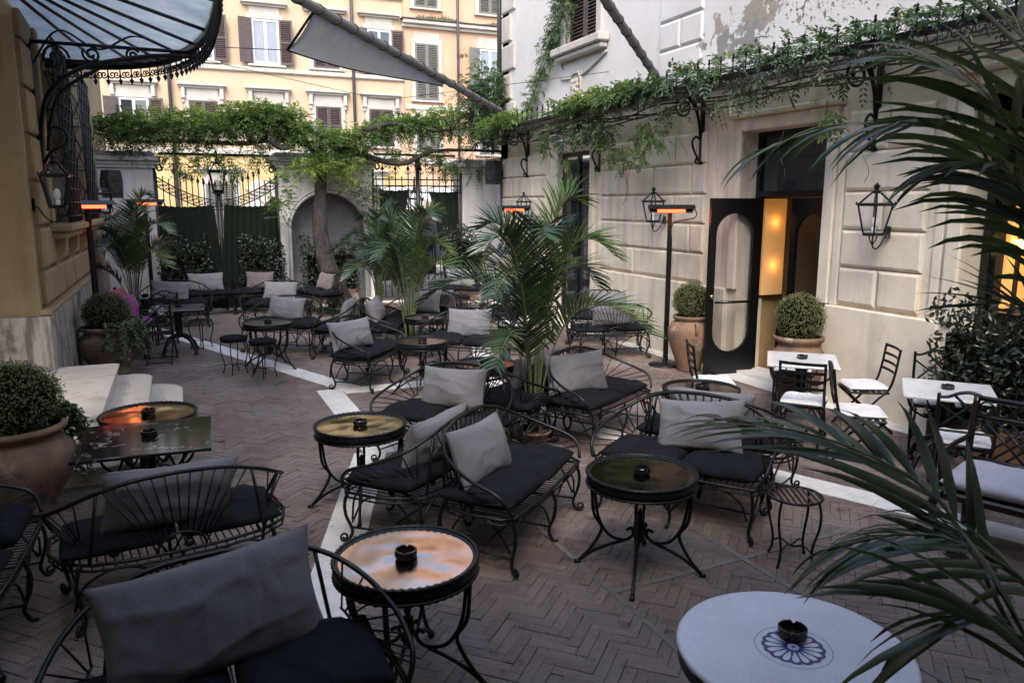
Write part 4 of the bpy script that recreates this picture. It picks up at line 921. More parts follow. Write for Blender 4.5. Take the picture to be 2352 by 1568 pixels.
def house_window(house, cx_, z0, z1, w_, state, hood, mt='shutter', surround=.16, light=None):
    r_ = empty('window', (0,0,0)); r_.parent = house; r_.location = Vector((cx_, YS, z0)) - Vector(house.location); base = Vector((cx_, YS, z0))
    def P(m, nm, mm):
        o = m.build(nm, M[mm], r_, False); o.location = -base; return o
    x0, x1 = cx_-w_/2, cx_+w_/2; yw = YS-.02
    m = MB()
    for a in (x0-surround, x1): m.bbox(a, a+surround, yw-.05, yw+.02, z0-.02, z1, .008)
    m.bbox(x0-surround, x1+surround, yw-.052, yw+.02, z1, z1+surround, .008); m.bbox(x0-.06, x1+.06, yw-.03, yw+.02, z1+surround, z1+surround+.26, .008); P(m, 'surround', 'trim')
    if hood:
        m = MB(); zz = z1+surround+.26; m.bbox(x0-.28, x1+.28, yw-.12, yw+.02, zz, zz+.07, .01); m.bbox(x0-.34, x1+.34, yw-.22, yw+.02, zz+.071, zz+.16, .02)
        if hood == 2:
            for a in (x0-.24, x1+.10): m.bbox(a, a+.14, yw-.15, yw+.02, zz-.38, zz-.001, .03); m.bbox(a+.02, a+.12, yw-.10, yw+.02, zz-.52, zz-.381, .03)
        P(m, 'hood', 'trim')
    m = MB(); m.bbox(x0-surround-.04, x1+surround+.04, yw-.12, yw+.02, z0-.10, z0-.021, .01); P(m, 'sill', 'trim')
    m = MB(); m.box(x0, x1, yw-.004, yw+.01, z0, z1); P(m, 'curtain' if state == 'open' else 'pane', 'curtain_w' if light else 'pane')
    if state == 'open':
        m = MB()
        for a in (x0, cx_-.05, x1-.07): m.bbox(a, a+(.10 if a == cx_-.05 else .07), yw-.03, yw-.005, z0, z1, .004)
        for a in (z0, z1-.08): m.bbox(x0+.07, x1-.07, yw-.028, yw-.006, a, a+.08, .004)
        P(m, 'sash_frame', 'white')
        for a, b in ((x0+.07, cx_-.05), (cx_+.05, x1-.07)):
            m = MB(); m.box(a, b, yw-.012, yw-.008, z0+.08, z1-.08); P(m, 'pane', 'lampglass' if light else 'pane')
        for side in 'LR':
            ang = R(168) if side == 'L' else R(-168)
            sh = shutter(r_, 0, w_/2, z0, z1, 0, mt=mt); px = x0-.01 if side == 'L' else x1+.01
            sh.location = Vector((px, yw-.08, 0)) - base; sh.rotation_euler = (0, 0, R(180)+R(14) if side == 'L' else R(-14))
    else:
        for a in (x0+.005, cx_+.005):
            sh = shutter(r_, 0, w_/2-.01, z0, z1, 0, mt=mt); sh.location = Vector((a, yw-.045, 0)) - base; sh.rotation_euler = (0,0,0)
CXW = [-9.7, -7.55, -5.4, -3.2, -1.05, 1.15, 3.38, 5.50, 7.50]
for i, c in enumerate(CXW):
    house_window(ys_, c, 4.55, 5.90, .92, 'open' if i in (4, 0) else 'shut', 2)
    house_window(ys_, c, 7.28, 8.80, .92, 'shut' if i in (7, 3) else 'open', 1, light=(i in (6, 2)))
    house_window(ys_, c, 10.3, 11.8, .92, 'open' if i % 2 else 'shut', 1)
for c in (-4.2, 1.55, 6.9): house_window(ys_, c, 1.3, 3.05, 1.0, 'shut', 1, mt='shutter_g')
for c, st in ((9.36, 'shut'), (12.0, 'open'), (14.6, 'shut')):
    house_window(ps_, c, 6.35, 8.42, .92, st, 0, mt='shutter_g', light=(st == 'open')); house_window(ps_, c, 9.75, 11.6, .92, 'shut', 0, mt='shutter_g'); house_window(ps_, c, 4.35, 5.6, .92, 'shut', 0, mt='shutter_g')
for x in (.11, 6.46): m = MB(); m.tube([(x, YS-.16, .1), (x, YS-.16, 16)], .06, 8); part(m, 'downpipe', M['pipe'], ys_, True)
m = MB(); m.tube([(10.56, YS-.30, .1), (10.56, YS-.30, 16)], .055, 8); part(m, 'downpipe', M['pipe'], ps_, True)
# arched doorway with pale voussoirs in the yellow house
for i in range(9):
    a0, a1 = math.pi*i/9+.012, math.pi*(i+1)/9-.012; m = MB(); ro = 1.75 if i % 2 else 2.0
    m.prism([(3.9-1.15*math.cos(a0), 1.6+1.15*math.sin(a0)), (3.9-ro*math.cos(a0), 1.6+ro*math.sin(a0)), (3.9-ro*math.cos(a1), 1.6+ro*math.sin(a1)), (3.9-1.15*math.cos(a1), 1.6+1.15*math.sin(a1))], YS-.14, YS-.03, 'y'); part(m, 'voussoir', M['trim'], ys_)
m = MB(); m.prism([(2.75, .1)] + [(3.9-1.15*math.cos(math.pi*i/16), 1.6+1.15*math.sin(math.pi*i/16)) for i in range(17)] + [(5.05, .1)], YS-.06, YS-.041, 'y'); part(m, 'arched_door', M['shutter'], ys_)
# shop awning opposite the right gate
sa = tag(empty('shop_awning', (9.3, YS-.6, 2.2)), 'white shop awning with orange letters and scalloped edge behind the right gate', 'awning')
m = MB(); m.prism([(YS-.02, 3.0), (YS-.9, 2.55), (YS-.9, 2.1), (YS-.88, 2.1), (YS-.88, 2.54), (YS-.02, 2.97)], 7.4, 11.2, 'x'); part(m, 'canvas', M['white'], sa)
m = MB(); N = 24
for i in range(N):
    c = 7.4 + 3.8*(i+.5)/N; r_ = 3.8/N/2*.98; m.prism([(c+r_*math.cos(math.pi+math.pi*k/8), 2.14+r_*1.4*math.sin(math.pi+math.pi*k/8)) for k in range(9)], YS-.91, YS-.902, 'y')
part(m, 'scalloped_edge', M['pipe'], sa); text('BANC', .36, M['orange'], sa, (9.35, YS-.904, 2.22))
m = MB(); m.box(7.4, 11.2, YS-.07, YS-.021, .1, 2.1); part(m, 'shop_front', M['pane'], sa)
# a parked white van glimpsed through the gates
vn = tag(empty('parked_van', (5.0, 24.8, 0)), 'white parked van glimpsed through the gates', 'van')
m = MB(); m.prism([(-2.2,.35),(2.2,.35),(2.25,.9),(1.9,1.1),(1.35,1.75),(-2.15,1.8),(-2.25,1.2)], -.85, .85, 'y'); o = m.build('body', M['white'], vn, False)
m = MB(); m.prism([(1.8,1.12),(1.32,1.68),(.5,1.70),(.5,1.12)], -.86, .86, 'y'); m.build('side_window', M['pane'], vn, False)
for x in (-1.4, 1.4):
    for y in (-.8, .8):
        m = MB(); m.lathe([(.30,-.1),(.33,-.06),(.33,.06),(.30,.1)], 18); o = m.build('wheel', M['iron'], vn); o.rotation_euler = (R(90),0,0); o.location = (x, y, .32)
# ---- rolled awnings and grey sail
def roll(a, b, r_, label, twist):
    a, b = Vector(a), Vector(b); d = (b-a); rt_ = empty('rolled_awning', a); tag(rt_, label, 'awning', 'rolled awnings'); m = MB(); L_ = d.length
    pts = [a + d*t for t in np.linspace(0, 1, 60)]; m.tube([p-a for p in pts], [r_*(1+.05*math.sin(i*1.1)+.04*math.sin(i*2.7)) for i in range(60)], 12); m.build('canvas_roll', M['sail'], rt_)
    dn = d.normalized(); e1 = dn.cross(Vector((0,0,1))).normalized(); e2 = dn.cross(e1); k = int(L_/.42)
    for i in range(k):
        t = MB(); c = d*((i+.5)/k); t.tube([c + dn*(.05*math.cos(q*2*math.pi/12)) + (e1*math.cos(q*2*math.pi/12) + e2*math.sin(q*2*math.pi/12))*(r_*1.06) for q in range(12)], .009, 4, closed=True); t.build('lashing', M['iron'], rt_)
    return rt_
A1, A0 = ony(1185, 275, 16.0), ony(690, 0, 10.0); A2 = A0 + (A0-A1)*.55
roll(A1, A2, .062, 'grey rolled awning slanting over the gate with the loose sail', 1)
B1, B0 = onx(1508, 178, XR-.02), ony(1390, 0, 8.6); B2 = B0 + (B0-B1)*3.2
roll(B1, B2, .058, 'grey rolled awning slanting down to the cream wall above the doorway', 1)
tq = lambda px: min(1, max(0, (px-690)/(1185-690)))
sA, sB, sC, sD = None, None, None, None
def on_roll(f): return A0 + (A1-A0)*f
m = MB(); nu, nv = 16, 6
P0, P1 = on_roll(.04), on_roll(.53); C0 = ony(660, 116, 10.6); C1 = P1 + Vector((-.05, 0, -.1))
for j in range(nv+1):
    for i in range(nu+1):
        s, t = i/nu, j/nv; p = (P0*(1-s) + P1*s)*(1-t) + (C0*(1-s) + C1*s)*t; p.z -= .10*math.sin(math.pi*s)*t*(1-s) + .05*math.sin(math.pi*t)*(1-s); m.v.append(tuple(p))
for j in range(nv):
    for i in range(nu): a = j*(nu+1)+i; m.f.append((a, a+1, a+nu+2, a+nu+1))
sl = tag(empty('shade_sail', P0), 'grey triangular shade sail hanging from the rolled awning over the gate', 'sail'); part(m, 'canvas', M['sail'], sl, True)
m = MB(); m.tube([P0*(1-t)+C0*t for t in np.linspace(0,1,5)], .018, 6); m.tube([C0*(1-s) + C1*s + Vector((0,0,-.10*math.sin(math.pi*s)*(1-s))) for s in np.linspace(0, 1, 12)], .012, 5); part(m, 'hem', M['iron'], sl, True)
m = MB(); m.tube([C0, Vector((XL, 13.0, C0.z+.35))], .006, 5); tag(m.build('guy_wire', M['iron']), 'thin wire from the sail corner to the ochre building', 'wire')
m = MB(); m.tube([ony(1000, 183, 16.8), ony(1310, 184, 14.2)], .005, 5); m.v = []; m.f = []; m.tube([Vector((XR+.02, 12.2, 4.62)), Vector((4.3, 16.9, 4.55)), Vector((XL, 17.6, 5.6))], .006, 5); tag(m.build('guy_wire', M['iron']), 'thin wire crossing above the gates to the cream wall', 'wire')
# ================================================================== FURNITURE
# ---- iron bench with fan back; local front is -y, origin on the floor below the seat centre
def rail_pt(s):          # s in -1..1 along the arm-back-arm rail
    a = abs(s); sg = 1 if s >= 0 else -1
    key = [(0, (0,.33,.87)), (.25,(.24,.325,.855)), (.45,(.44,.285,.80)), (.62,(.585,.17,.715)), (.78,(.665,-.02,.635)), (.92,(.675,-.20,.575)), (.98,(.665,-.275,.51)), (1.,(.64,-.30,.42))]
    for (s0, p0), (s1, p1) in zip(key[:-1], key[1:]):
        if a <= s1+1e-9:
            t = (a-s0)/(s1-s0); t_ = t; p = Vector(p0).lerp(Vector(p1), t_); return Vector((p.x*sg, p.y, p.z))
key = [(0,.33,.87),(.24,.325,.855),(.44,.285,.80),(.585,.17,.715),(.665,-.02,.635),(.678,-.20,.575),(.668,-.275,.51),(.63,-.305,.42)]
half = spline(key, 6); RAIL = [Vector((-p.x, p.y, p.z)) for p in half[::-1]] + half[1:]
def rail_at(f): i = f*(len(RAIL)-1); k = min(int(i), len(RAIL)-2); return RAIL[k].lerp(RAIL[k+1], i-k)
bench = empty('garden_bench')
m = MB(); m.tube(RAIL, .0125, 8); m.build('back_rail', M['iron'], bench)
m = MB()                                                  # seat ring and grid
ring = [(-.60,-.31,.40),(-.3,-.325,.40),(0,-.33,.40),(.3,-.325,.40),(.60,-.31,.40),(.655,-.24,.40),(.66,0,.40),(.60,.17,.40),(.46,.27,.40),(.24,.315,.40),(0,.325,.40),(-.24,.315,.40),(-.46,.27,.40),(-.60,.17,.40),(-.66,0,.40),(-.655,-.24,.40)]
m.tube(ring, .011, 6, closed=True); m.tube([(a, b, .365) for a, b, c in ring], .007, 5, closed=True)
for x in np.arange(-.62, .63, .042):
    yb = .33 - .9*max(0, abs(x)-.30)**1.35; m.tube([(x, -.315+.02*max(0, abs(x)-.5), .398), (x, yb-.01, .398)], .0048, 4)
for i in range(len(ring)):
    p, q = Vector(ring[i]), Vector(ring[(i+1) % len(ring)]); k = max(2, int((q-p).length/.05))
    for j in range(k): c = p.lerp(q, j/k); m.tube([c, (c.x, c.y, .365)], .0035, 4)
m.build('seat_grid', M['iron'], bench)
for sx in (-1, 1):
    m = MB(); f = .5 + sx*.125; top = rail_at(.5+sx*.130); m.tube([(sx*.47, .275, .40), top], .0095, 6); m.build('back_post', M['iron'], bench)
hub = [Vector((.13*math.cos(math.pi*i/12), .318, .41+.10*math.sin(math.pi*i/12))) for i in range(13)]
m = MB(); m.tube(hub, .008, 6); m.build('fan_hub', M['iron'], bench)
for i in range(13):
    t = (i+.5)/13; h = hub[12-int(round(t*12))] if False else Vector((-.13*math.cos(math.pi*t), .318, .41+.10*math.sin(math.pi*t))); e = rail_at(.37+.26*t)
    m = MB(); m.tube([h, e], .0052, 5); m.build('spindle', M['iron'], bench)
for sx in (-1, 1):
    c = Vector((sx*.50, .23, .405)); m = MB(); arc = []
    for i in range(9): a = math.pi*.5*i/8; arc.append(c + Vector((sx*.10*math.sin(a)*.4, -.13*math.sin(a), .13*math.cos(a)+.0)))
    m.tube(arc, .0065, 5); m.build('arm_hub', M['iron'], bench)
    for i in range(7):
        t = (i+.3)/7; a = math.pi*.5*t; h = c + Vector((sx*.04*math.sin(a), -.13*math.sin(a), .13*math.cos(a))); e = rail_at(.5+sx*(.165+.30*t))
        m = MB(); m.tube([h, e], .0050, 5); m.build('spindle', M['iron'], bench)
def bleg(x, y, ox, oy, sc=True):
    m = MB(); o = Vector((ox, oy, 0)); b = Vector((x, y, 0)); z = lambda h: Vector((0,0,h))
    m.tube(spline([b+z(.40), b+o*.035+z(.30), b+o*.03+z(.20), b-o*.01+z(.09), b+o*.005+z(.035), b+o*.03+z(.012), b+o*.055+z(.02)], 5), [.012]*24 + [.011]*7, 6)
    if sc: m.tube(scroll(b+o*.045+z(.042), o, (0,0,1), .032, 1.25, 12, -math.pi/2, .3), .0085, 5)
    return m
for sx in (-1, 1):
    bleg(sx*.58, -.285, sx*.6, -.8).build('leg', M['iron'], bench); bleg(sx*.52, .235, sx*.6, .8).build('leg', M['iron'], bench)
bleg(0, -.315, 0, -1, False).build('leg', M['iron'], bench); bleg(0, .31, 0, 1, False).build('leg', M['iron'], bench)
m = MB()
for y in (-.30, .29):
    for sx in (-1, 1): m.tube(spline([(sx*.56, y*.95, .16), (sx*.50, y, .30), (sx*.33, y*1.04, .37), (sx*.14, y*1.06, .30), (sx*.01, y*1.06, .12)]), .008, 5)
for sx in (-1, 1):
    m.tube(spline([(sx*.58, -.27, .15), (sx*.60, -.16, .33), (sx*.59, -.03, .37), (sx*.56, .10, .33), (sx*.52, .22, .15)]), .008, 5)
    m.tube([(sx*.575, -.28, .11), (sx*.525, .23, .11)], .008, 5)
m.tube([(0, -.31, .11), (0, .305, .11)], .008, 5); m.tube([(-.55, -.02, .11), (.55, -.02, .11)], .008, 5); m.build('brace', M['iron'], bench)
bench_used = [False]
# ---- pillows and pads
def pillow_mesh(nm, W, Hh, T, mt, seed, pinch=.075, wr=.012, nu=46, nv=30, power=2.6):
    m = MB(); of = Vector((seed*7.3, seed*3.1, seed))
    for side in (1, -1):
        base = len(m.v)
        for j in range(nv+1):
            for i in range(nu+1):
                u, v = 2*i/nu-1, 2*j/nv-1
                u = math.copysign(abs(u)**.85, u); v = math.copysign(abs(v)**.85, v)
                x = u*W/2*(1 - pinch*(1-v*v)*abs(u)**3*1.0 * 1); z = v*Hh/2*(1 - pinch*1.15*(1-u*u)*abs(v)**3)
                th = (max(0, 1-abs(u)**power)**.55)*(max(0, 1-abs(v)**power)**.55)
                n1 = mnoise.noise(Vector((x*4, z*4, side*2.))+of); cr = abs(u*v)
                n2 = mnoise.noise(Vector((x*9+z*5, z*9-x*5, side*3.))+of)
                cz = 1-abs(mnoise.noise(Vector((x*2.6+z*3.4, z*5.5-x*1.5, side*1.7))+of))*2.4; cz2 = 1-abs(mnoise.noise(Vector((x*6-z*3, z*4+x*5, side*5.7))+of))*2.2
                y = side*(T/2*th) + (side*(n1*wr*1.8 + n2*wr*(.4+.9*cr) + wr*1.3*max(0, cz-.45) + wr*.9*max(0, cz2-.5)) * (th**.5 if th > 0 else 0))
                z += n1*.008
                m.v.append((x, -y, z))
        for j in range(nv):
            for i in range(nu):
                a = base + j*(nu+1)+i; q = (a, a+1, a+nu+2, a+nu+1); m.f.append(q if side > 0 else q[::-1])
    me = m.mesh(nm, mt)
    import bmesh
    bm = bmesh.new(); bm.from_mesh(me); bmesh.ops.remove_doubles(bm, verts=bm.verts, dist=.0006); bm.to_mesh(me); bm.free(); me.shade_smooth(); return me
PIL = [pillow_mesh('throw_pillow', .71, .41, .19, M['linen'], i, wr=.014) for i in range(4)]
BIGP = pillow_mesh('throw_pillow', .84, .48, .20, M['linen'], 12, wr=.017)
PILR = pillow_mesh('throw_pillow', .62, .40, .18, M['rose'], 9)
def pad_mesh(nm, W, D, T, mt, seed, wr=.017, puff=.42):
    m = MB(); nu, nv = 40, 32; of = Vector((seed*5.1, seed*2.7, 3))
    for side in (1, -1):
        base = len(m.v)
        for j in range(nv+1):
            for i in range(nu+1):
                u, v = 2*i/nu-1, 2*j/nv-1; u = math.copysign(abs(u)**.75, u); v = math.copysign(abs(v)**.75, v)
                x = u*W/2; y = v*D/2; th = (max(0, 1-abs(u)**4.5)**puff)*(max(0, 1-abs(v)**4.5)**puff)
                ridge = 1-abs(mnoise.noise(Vector((x*4.2+y*2, y*7, 0))+of))*2.0; n1 = mnoise.noise(Vector((x*5, y*5, 1))+of)
                z = T/2 + side*T/2*th + (wr*1.5*n1 - .02*(1-min(1, 2.2*(1-max(abs(u), abs(v))))) + wr*1.0*max(0, ridge-.5)*2.)*(th**.5)*(1 if side > 0 else 0)
                m.v.append((x, y, z))
        for j in range(nv):
            for i in range(nu):
                a = base + j*(nu+1)+i; q = (a, a+1, a+nu+2, a+nu+1); m.f.append(q if side > 0 else q[::-1])
    me = m.mesh(nm, mt)
    import bmesh
    bm = bmesh.new(); bm.from_mesh(me); bmesh.ops.remove_doubles(bm, verts=bm.verts, dist=.0006); bm.to_mesh(me); bm.free(); me.shade_smooth(); return me
PADS = [pad_mesh('seat_pad', .60, .55, .115, M['pad'], i) for i in range(4)]
rs = random.Random(11)
def rot2(x, y, a): return Vector((x*math.cos(a)-y*math.sin(a), x*math.sin(a)+y*math.cos(a), 0))
SEATED = []
def put_bench(c, f, where, pil=1, dx=0., roll_=0., pads=2, rose=False, yaw=0., big=False):
    f = Vector((*f, 0)).normalized(); rz = math.atan2(f.x, -f.y); c = Vector((*c, 0))
    b = place(bench, USED, c, rz, 'black iron fan-back bench ' + where, 'bench', 'black iron fan-back benches')
    SEATED.append((c, rz))
    for k in range(pads):
        s = -1 if k == 0 else 1; x = s*.305; o = put('seat_pad', PADS[rs.randrange(4)], None, c + rot2(x, -.02, rz) + Vector((0,0,.404)), (rs.uniform(.0,.03), rs.uniform(-.03,.03), rz + rs.uniform(-.06,.06))); o.scale = (rs.uniform(.96,1.05), rs.uniform(.95,1.04), rs.uniform(.85,1.25))
        tag(o, 'charcoal pad, %s end, bench ' % (('left', 'right')[k]) + where, 'cushion', 'charcoal seat pads')
    if pil:
        me = PILR if rose else BIGP if big else PIL[rs.randrange(4)]
        tilt = R(-19) + rs.uniform(-.05,.05); zc = .404+.115+(.18 if big else .155)
        roll_ += rs.uniform(-.05,.05); yaw += rs.uniform(-.10,.10); o = put('throw_pillow', me, None, c + rot2(dx, .125, rz) + Vector((0,0,zc))); o.scale = (rs.uniform(.93,1.06), rs.uniform(.9,1.15), rs.uniform(.94,1.06))
        o.rotation_mode = 'XYZ'; o.rotation_euler = (Matrix.Rotation(rz+yaw, 3, 'Z') @ Matrix.Rotation(tilt, 3, 'X') @ Matrix.Rotation(roll_, 3, 'Y')).to_euler()
        tag(o, ('dusty rose' if rose else 'grey linen') + ' pillow on the bench ' + where, 'pillow', 'bench pillows')
    return b
put_bench((.08, 3.02), (.06, -1), 'nearest the camera, left of the copper table', dx=-.04, roll_=-.02, big=True)
put_bench((-.14, 4.84), (-.14, 1), 'turned away, before the square black marble table', dx=.02, roll_=-.04)
put_bench((-1.25, 4.80), (1, -.05), 'cut off by the left edge, beside the big pot', pil=0)
put_bench((2.06, 4.80), (.67, -.74), 'facing right towards the dark round table', dx=-.20, roll_=.06)
put_bench((1.60, 5.30), (-.67, .74), 'facing left, back to back behind the nearest centre bench', dx=.1, roll_=.05)
put_bench((2.15, 6.45), (-.80, -.60), 'in the middle facing the brass round table', dx=-.02, roll_=-.04)
put_bench((2.70, 6.86), (.80, .60), 'back to back behind the middle bench', pil=0)
put_bench((3.45, 4.62), (-.83, -.55), 'under the right palm frond behind the dark round table', dx=.05, roll_=-.08)
put_bench((4.02, 5.00), (.83, .55), 'turned away, facing the round table by the marble tables', dx=0)
put_bench((3.82, 6.65), (.51, -.86), 'right of the tall palm, facing the camera', dx=-.20, yaw=-.5)
put_bench((3.47, 7.25), (-.51, .86), 'behind the stems of the tall palm, facing away', dx=.30)
put_bench((1.50, 12.66), (-.62, -.78), 'behind the small round table with two stools', dx=-.05)
put_bench((1.72, 15.35), (-.35, -.94), 'behind the bench of the two stools, nearer the gate')
put_bench((1.62, 17.72), (0, -1), 'against the right curtain of the left gate', rose=True)
put_bench((-.12, 16.15), (-.1, -1), 'left of the left gate, before the white pillar', dx=-.1, roll_=.06)
put_bench((.42, 17.72), (.15, -1), 'against the left curtain of the left gate', dx=.1)
put_bench((2.78, 16.9), (-.95, -.3), 'in front of the arched niche', rose=True)
put_bench((2.30, 12.2), (-.92, .4), 'facing left, beyond the side-on bench', dx=.0)
put_bench((2.92, 11.93), (.92, -.4), 'facing right, left of the smaller palm', dx=.1)
put_bench((2.22, 9.98), (.80, -.60), 'side-on, facing the small copper table', dx=-.22, yaw=-.35)
put_bench((3.66, 10.05), (-.66, -.75), 'behind the small copper table, facing the camera', dx=-.02)
put_bench((3.80, 12.60), (-.7, -.7), 'behind the smaller palm, facing left', dx=-.1)
put_bench((4.28, 13.08), (.7, .7), 'back to back behind the smaller palm bench')
put_bench((5.85, 16.45), (-.3, -.95), 'beside the red poster by the right gate')
put_bench((6.10, 10.22), (.25, .97), 'turned away, left of the cream wall heater', dx=.0)
put_bench((6.62, 11.35), (-.5, -.85), 'against the cream wall behind the heater', dx=.1)
put_bench((5.45, 12.3), (-.4, -.9), 'beyond the tall palm near the cream wall')

# ---- round tables with rope rim
def round_top(mt, seed, Rr, amp):
    m = MB(); nr, na = 14, 56
    for i in range(nr+1):
        r_ = Rr*i/nr
        for k in range(na):
            a = 2*math.pi*k/na; x, y = r_*math.cos(a), r_*math.sin(a); q = Vector((x*4.0+seed*9, y*4.0-seed*4, seed))
            z = amp*(mnoise.noise(q) + .5*mnoise.noise(q*2.1) + .8*max(0, .25-abs(mnoise.noise(q*1.2+Vector((3,1,2))))))*(1-(i/nr)**6)
            m.v.append((x, y, z))
    for i in range(nr):
        for k in range(na): m.f.append((i*na+k, (i+1)*na+k, (i+1)*na+(k+1) % na, i*na+(k+1) % na))
    return m.mesh('table_top', mt)
def rope(m, Rr, z, r0=.010, n=150):
    for i in range(n):
        pass
    na, nb = 220, 6
    o = len(m.v)
    for i in range(na):
        a = 2*math.pi*i/na
        for k in range(nb):
            b = 2*math.pi*k/nb; q = r0*(1 + .32*math.sin(b*2 + a*55)); m.v.append(((Rr+q*math.cos(b))*math.cos(a), (Rr+q*math.cos(b))*math.sin(a), z+q*math.sin(b)))
    for i in range(na):
        for k in range(nb): m.f.append((o+i*nb+k, o+((i+1) % na)*nb+k, o+((i+1) % na)*nb+(k+1) % nb, o+i*nb+(k+1) % nb))
TR, TZ = .345, .665
rtab = empty('round_table_proto')
m = MB(); m.lathe([(TR-.01,-.066),(TR,-.066),(TR+.004,-.03),(TR,.0),(TR-.012,.004),(TR-.02,-.002)], 48, (0,0,TZ), caps=False); m.lathe([(.0,-.03),(TR-.02,-.03)], 32, (0,0,TZ), caps=False); m.build('rim_band', M['iron'], rtab)
m = MB(); rope(m, TR+.002, TZ+.002, .0105); rope(m, TR+.002, TZ-.068, .0085); m.build('rope_edge', M['iron'], rtab)
for i in range(4):
    m = MB(); a = R(45+90*i); e = Vector((math.cos(a), math.sin(a), 0)); z = lambda r_, h, off=0: e*r_ + Vector((-e.y, e.x, 0))*off + Vector((0,0,h))
    m.tube(spline([z(.30,TZ-.06), z(.295,.50), z(.27,.34), z(.20,.225), z(.10,.20), z(.045,.24), z(.055,.285), z(.085,.27)], 5), .0105, 6)
    m.tube(spline([z(.32,TZ-.06), z(.315,.50), z(.30,.36), z(.25,.275), z(.27,.20), z(.33,.10), z(.40,.018)], 5), .0115, 6); m.tube(spline([z(.10,.195), z(.20,.155), z(.30,.10), z(.40,.018)], 5), .0115, 6)
    m.tube([z(.385,.016), z(.425,.012)], .016, 8); m.build('leg', M['iron'], rtab)
m = MB(); m.lathe([(.012,.19),(.03,.22),(.022,.26),(.016,.29),(.030,.32),(.030,.345),(.012,.36),(.022,.385),(.012,.41),(.002,.43)], 10, caps=False)
for i in range(4):
    a = R(90*i); e = Vector((math.cos(a), math.sin(a), 0)); m.tube([e*.015+Vector((0,0,.29)), e*.05+Vector((0,0,.315)), e*.055+Vector((0,0,.29))], .009, 5)
m.build('finial', M['iron'], rtab)
# ashtray
am = MB(); n = 32; prof = [(.0,.0),(.050,.0),(.054,.006),(.054,.036),(.0525,.038),(.045,.038),(.044,.034),(.043,.012),(.0,.010)]
for r_, z_ in prof[1:-1]:
    for k in range(n): a = 2*math.pi*k/n; notch = (k % 8) in (0,) and z_ > .03; am.v.append((r_*math.cos(a), r_*math.sin(a), z_-(.012 if notch else 0)))
for i in range(len(prof)-3):
    for k in range(n): am.f.append((i*n+k, i*n+(k+1) % n, (i+1)*n+(k+1) % n, (i+1)*n+k))
am.f.append(tuple(range(n-1,-1,-1))); am.f.append(tuple((len(prof)-3)*n+k for k in range(n)))
ASH = am.mesh('ashtray', M['ash'], False)
def ashtray(x, y, z, where, s=1.):
    o = put('ashtray', ASH, None, (x, y, z), (0, 0, rs.uniform(0, 3))); o.scale = (s, s, s); return tag(o, 'black ashtray on the ' + where, 'ashtray', 'black ashtrays')
tn = 0
def table(x, y, mt, where, ang=0., amp=.006, ash=True, s=1.):
    global tn
    t = copy_tree(rtab); t.name = 'round_table'; t.location = (x, y, 0); t.rotation_euler = (0, 0, ang)
    t.scale = (s, s, 1)
    tag(t, 'round iron table with rope rim, ' + where, 'table', 'round iron tables')
    put('table_top', round_top(M[mt], tn, TR-.012, amp), t, (0, 0, TZ-.004)); tn += 1
    if ash: ashtray(x+.0, y+.0, TZ+.001, 'round table, ' + where)
table(.91, 3.40, 'copper', 'copper topped, at the front centre', .2, .011)
table(1.20, 5.74, 'brass', 'brass topped, before the middle bench', .5, .005)
table(2.61, 3.95, 'bronze', 'dark topped, beside the white tiled table', .12, .003)
table(-.32, 6.74, 'brass', 'brass topped, behind the black marble table', .3, .005, s=1.05)
table(2.93, 7.50, 'bronze', 'left of the tall palm behind the middle bench', .3, .004, s=.95)
table(2.72, 9.10, 'copper', 'copper topped and small, before the smaller palm', .6, .005, s=.95)
table(1.11, 11.42, 'steeltop', 'with two black padded stools in front', .1, .002)
table(4.36, 5.66, 'bronze', 'between the right bench and the first marble table', .7, .002)
table(3.34, 11.02, 'steeltop', 'grey topped, under the smaller palm', .2, .002, s=.9)

for _o in list(rtab.children) + [rtab]: bpy.data.objects.remove(_o)
# ---- white tiled table with painted blue flower
M['ceramic'] = mat('crackled_white_glaze', (.66,.67,.72), .28, (.58,.59,.64), 4., spec=.5)
_n = M['ceramic'].node_tree.nodes; _l = M['ceramic'].node_tree.links; _b = _n['Principled BSDF']
vo = _n.new('ShaderNodeTexVoronoi'); vo.feature = 'DISTANCE_TO_EDGE'; vo.inputs['Scale'].default_value = 26; tc = _n.new('ShaderNodeTexCoord'); _l.new(tc.outputs['Object'], vo.inputs['Vector'])
mr = _n.new('ShaderNodeMapRange'); mr.inputs[2].default_value = .02; _l.new(vo.outputs[0], mr.inputs[0]); mx = _n.new('ShaderNodeMix'); mx.data_type = 'RGBA'; _l.new(mr.outputs[0], mx.inputs[0]); mx.inputs[6].default_value = (.46,.46,.50,1); _l.new(_b.inputs['Base Color'].links[0].from_socket, mx.inputs[7]); _l.new(mx.outputs[2], _b.inputs['Base Color'])
M['blue'] = mat('cobalt_paint', (.020,.030,.14), .3, (.03,.045,.18), 40.)
wt = tag(empty('tiled_table', (2.08, 2.06, 0), R(8)), 'large round white glazed table with painted blue flower in the front right corner', 'table')
TT, TZ2 = .445, .66
m = MB(); m.lathe([(.0,-.03),(TT-.02,-.03),(TT-.006,-.022),(TT,-.012),(TT-.004,-.003),(TT-.012,0)], 72, (0,0,TZ2), caps=False); m.lathe([(TT-.012,0),(.0,0.)], 72, (0,0,TZ2), caps=False); m.build('glazed_top', M['ceramic'], wt)
m = MB(); m.lathe([(TT-.03,-.075),(TT-.008,-.075),(TT-.006,-.026)], 72, (0,0,TZ2), caps=False); m.build('iron_band', M['iron'], wt)
def flat(m, pts, z): m.add([(a, b, z) for a, b in pts], [tuple(range(len(pts)))])
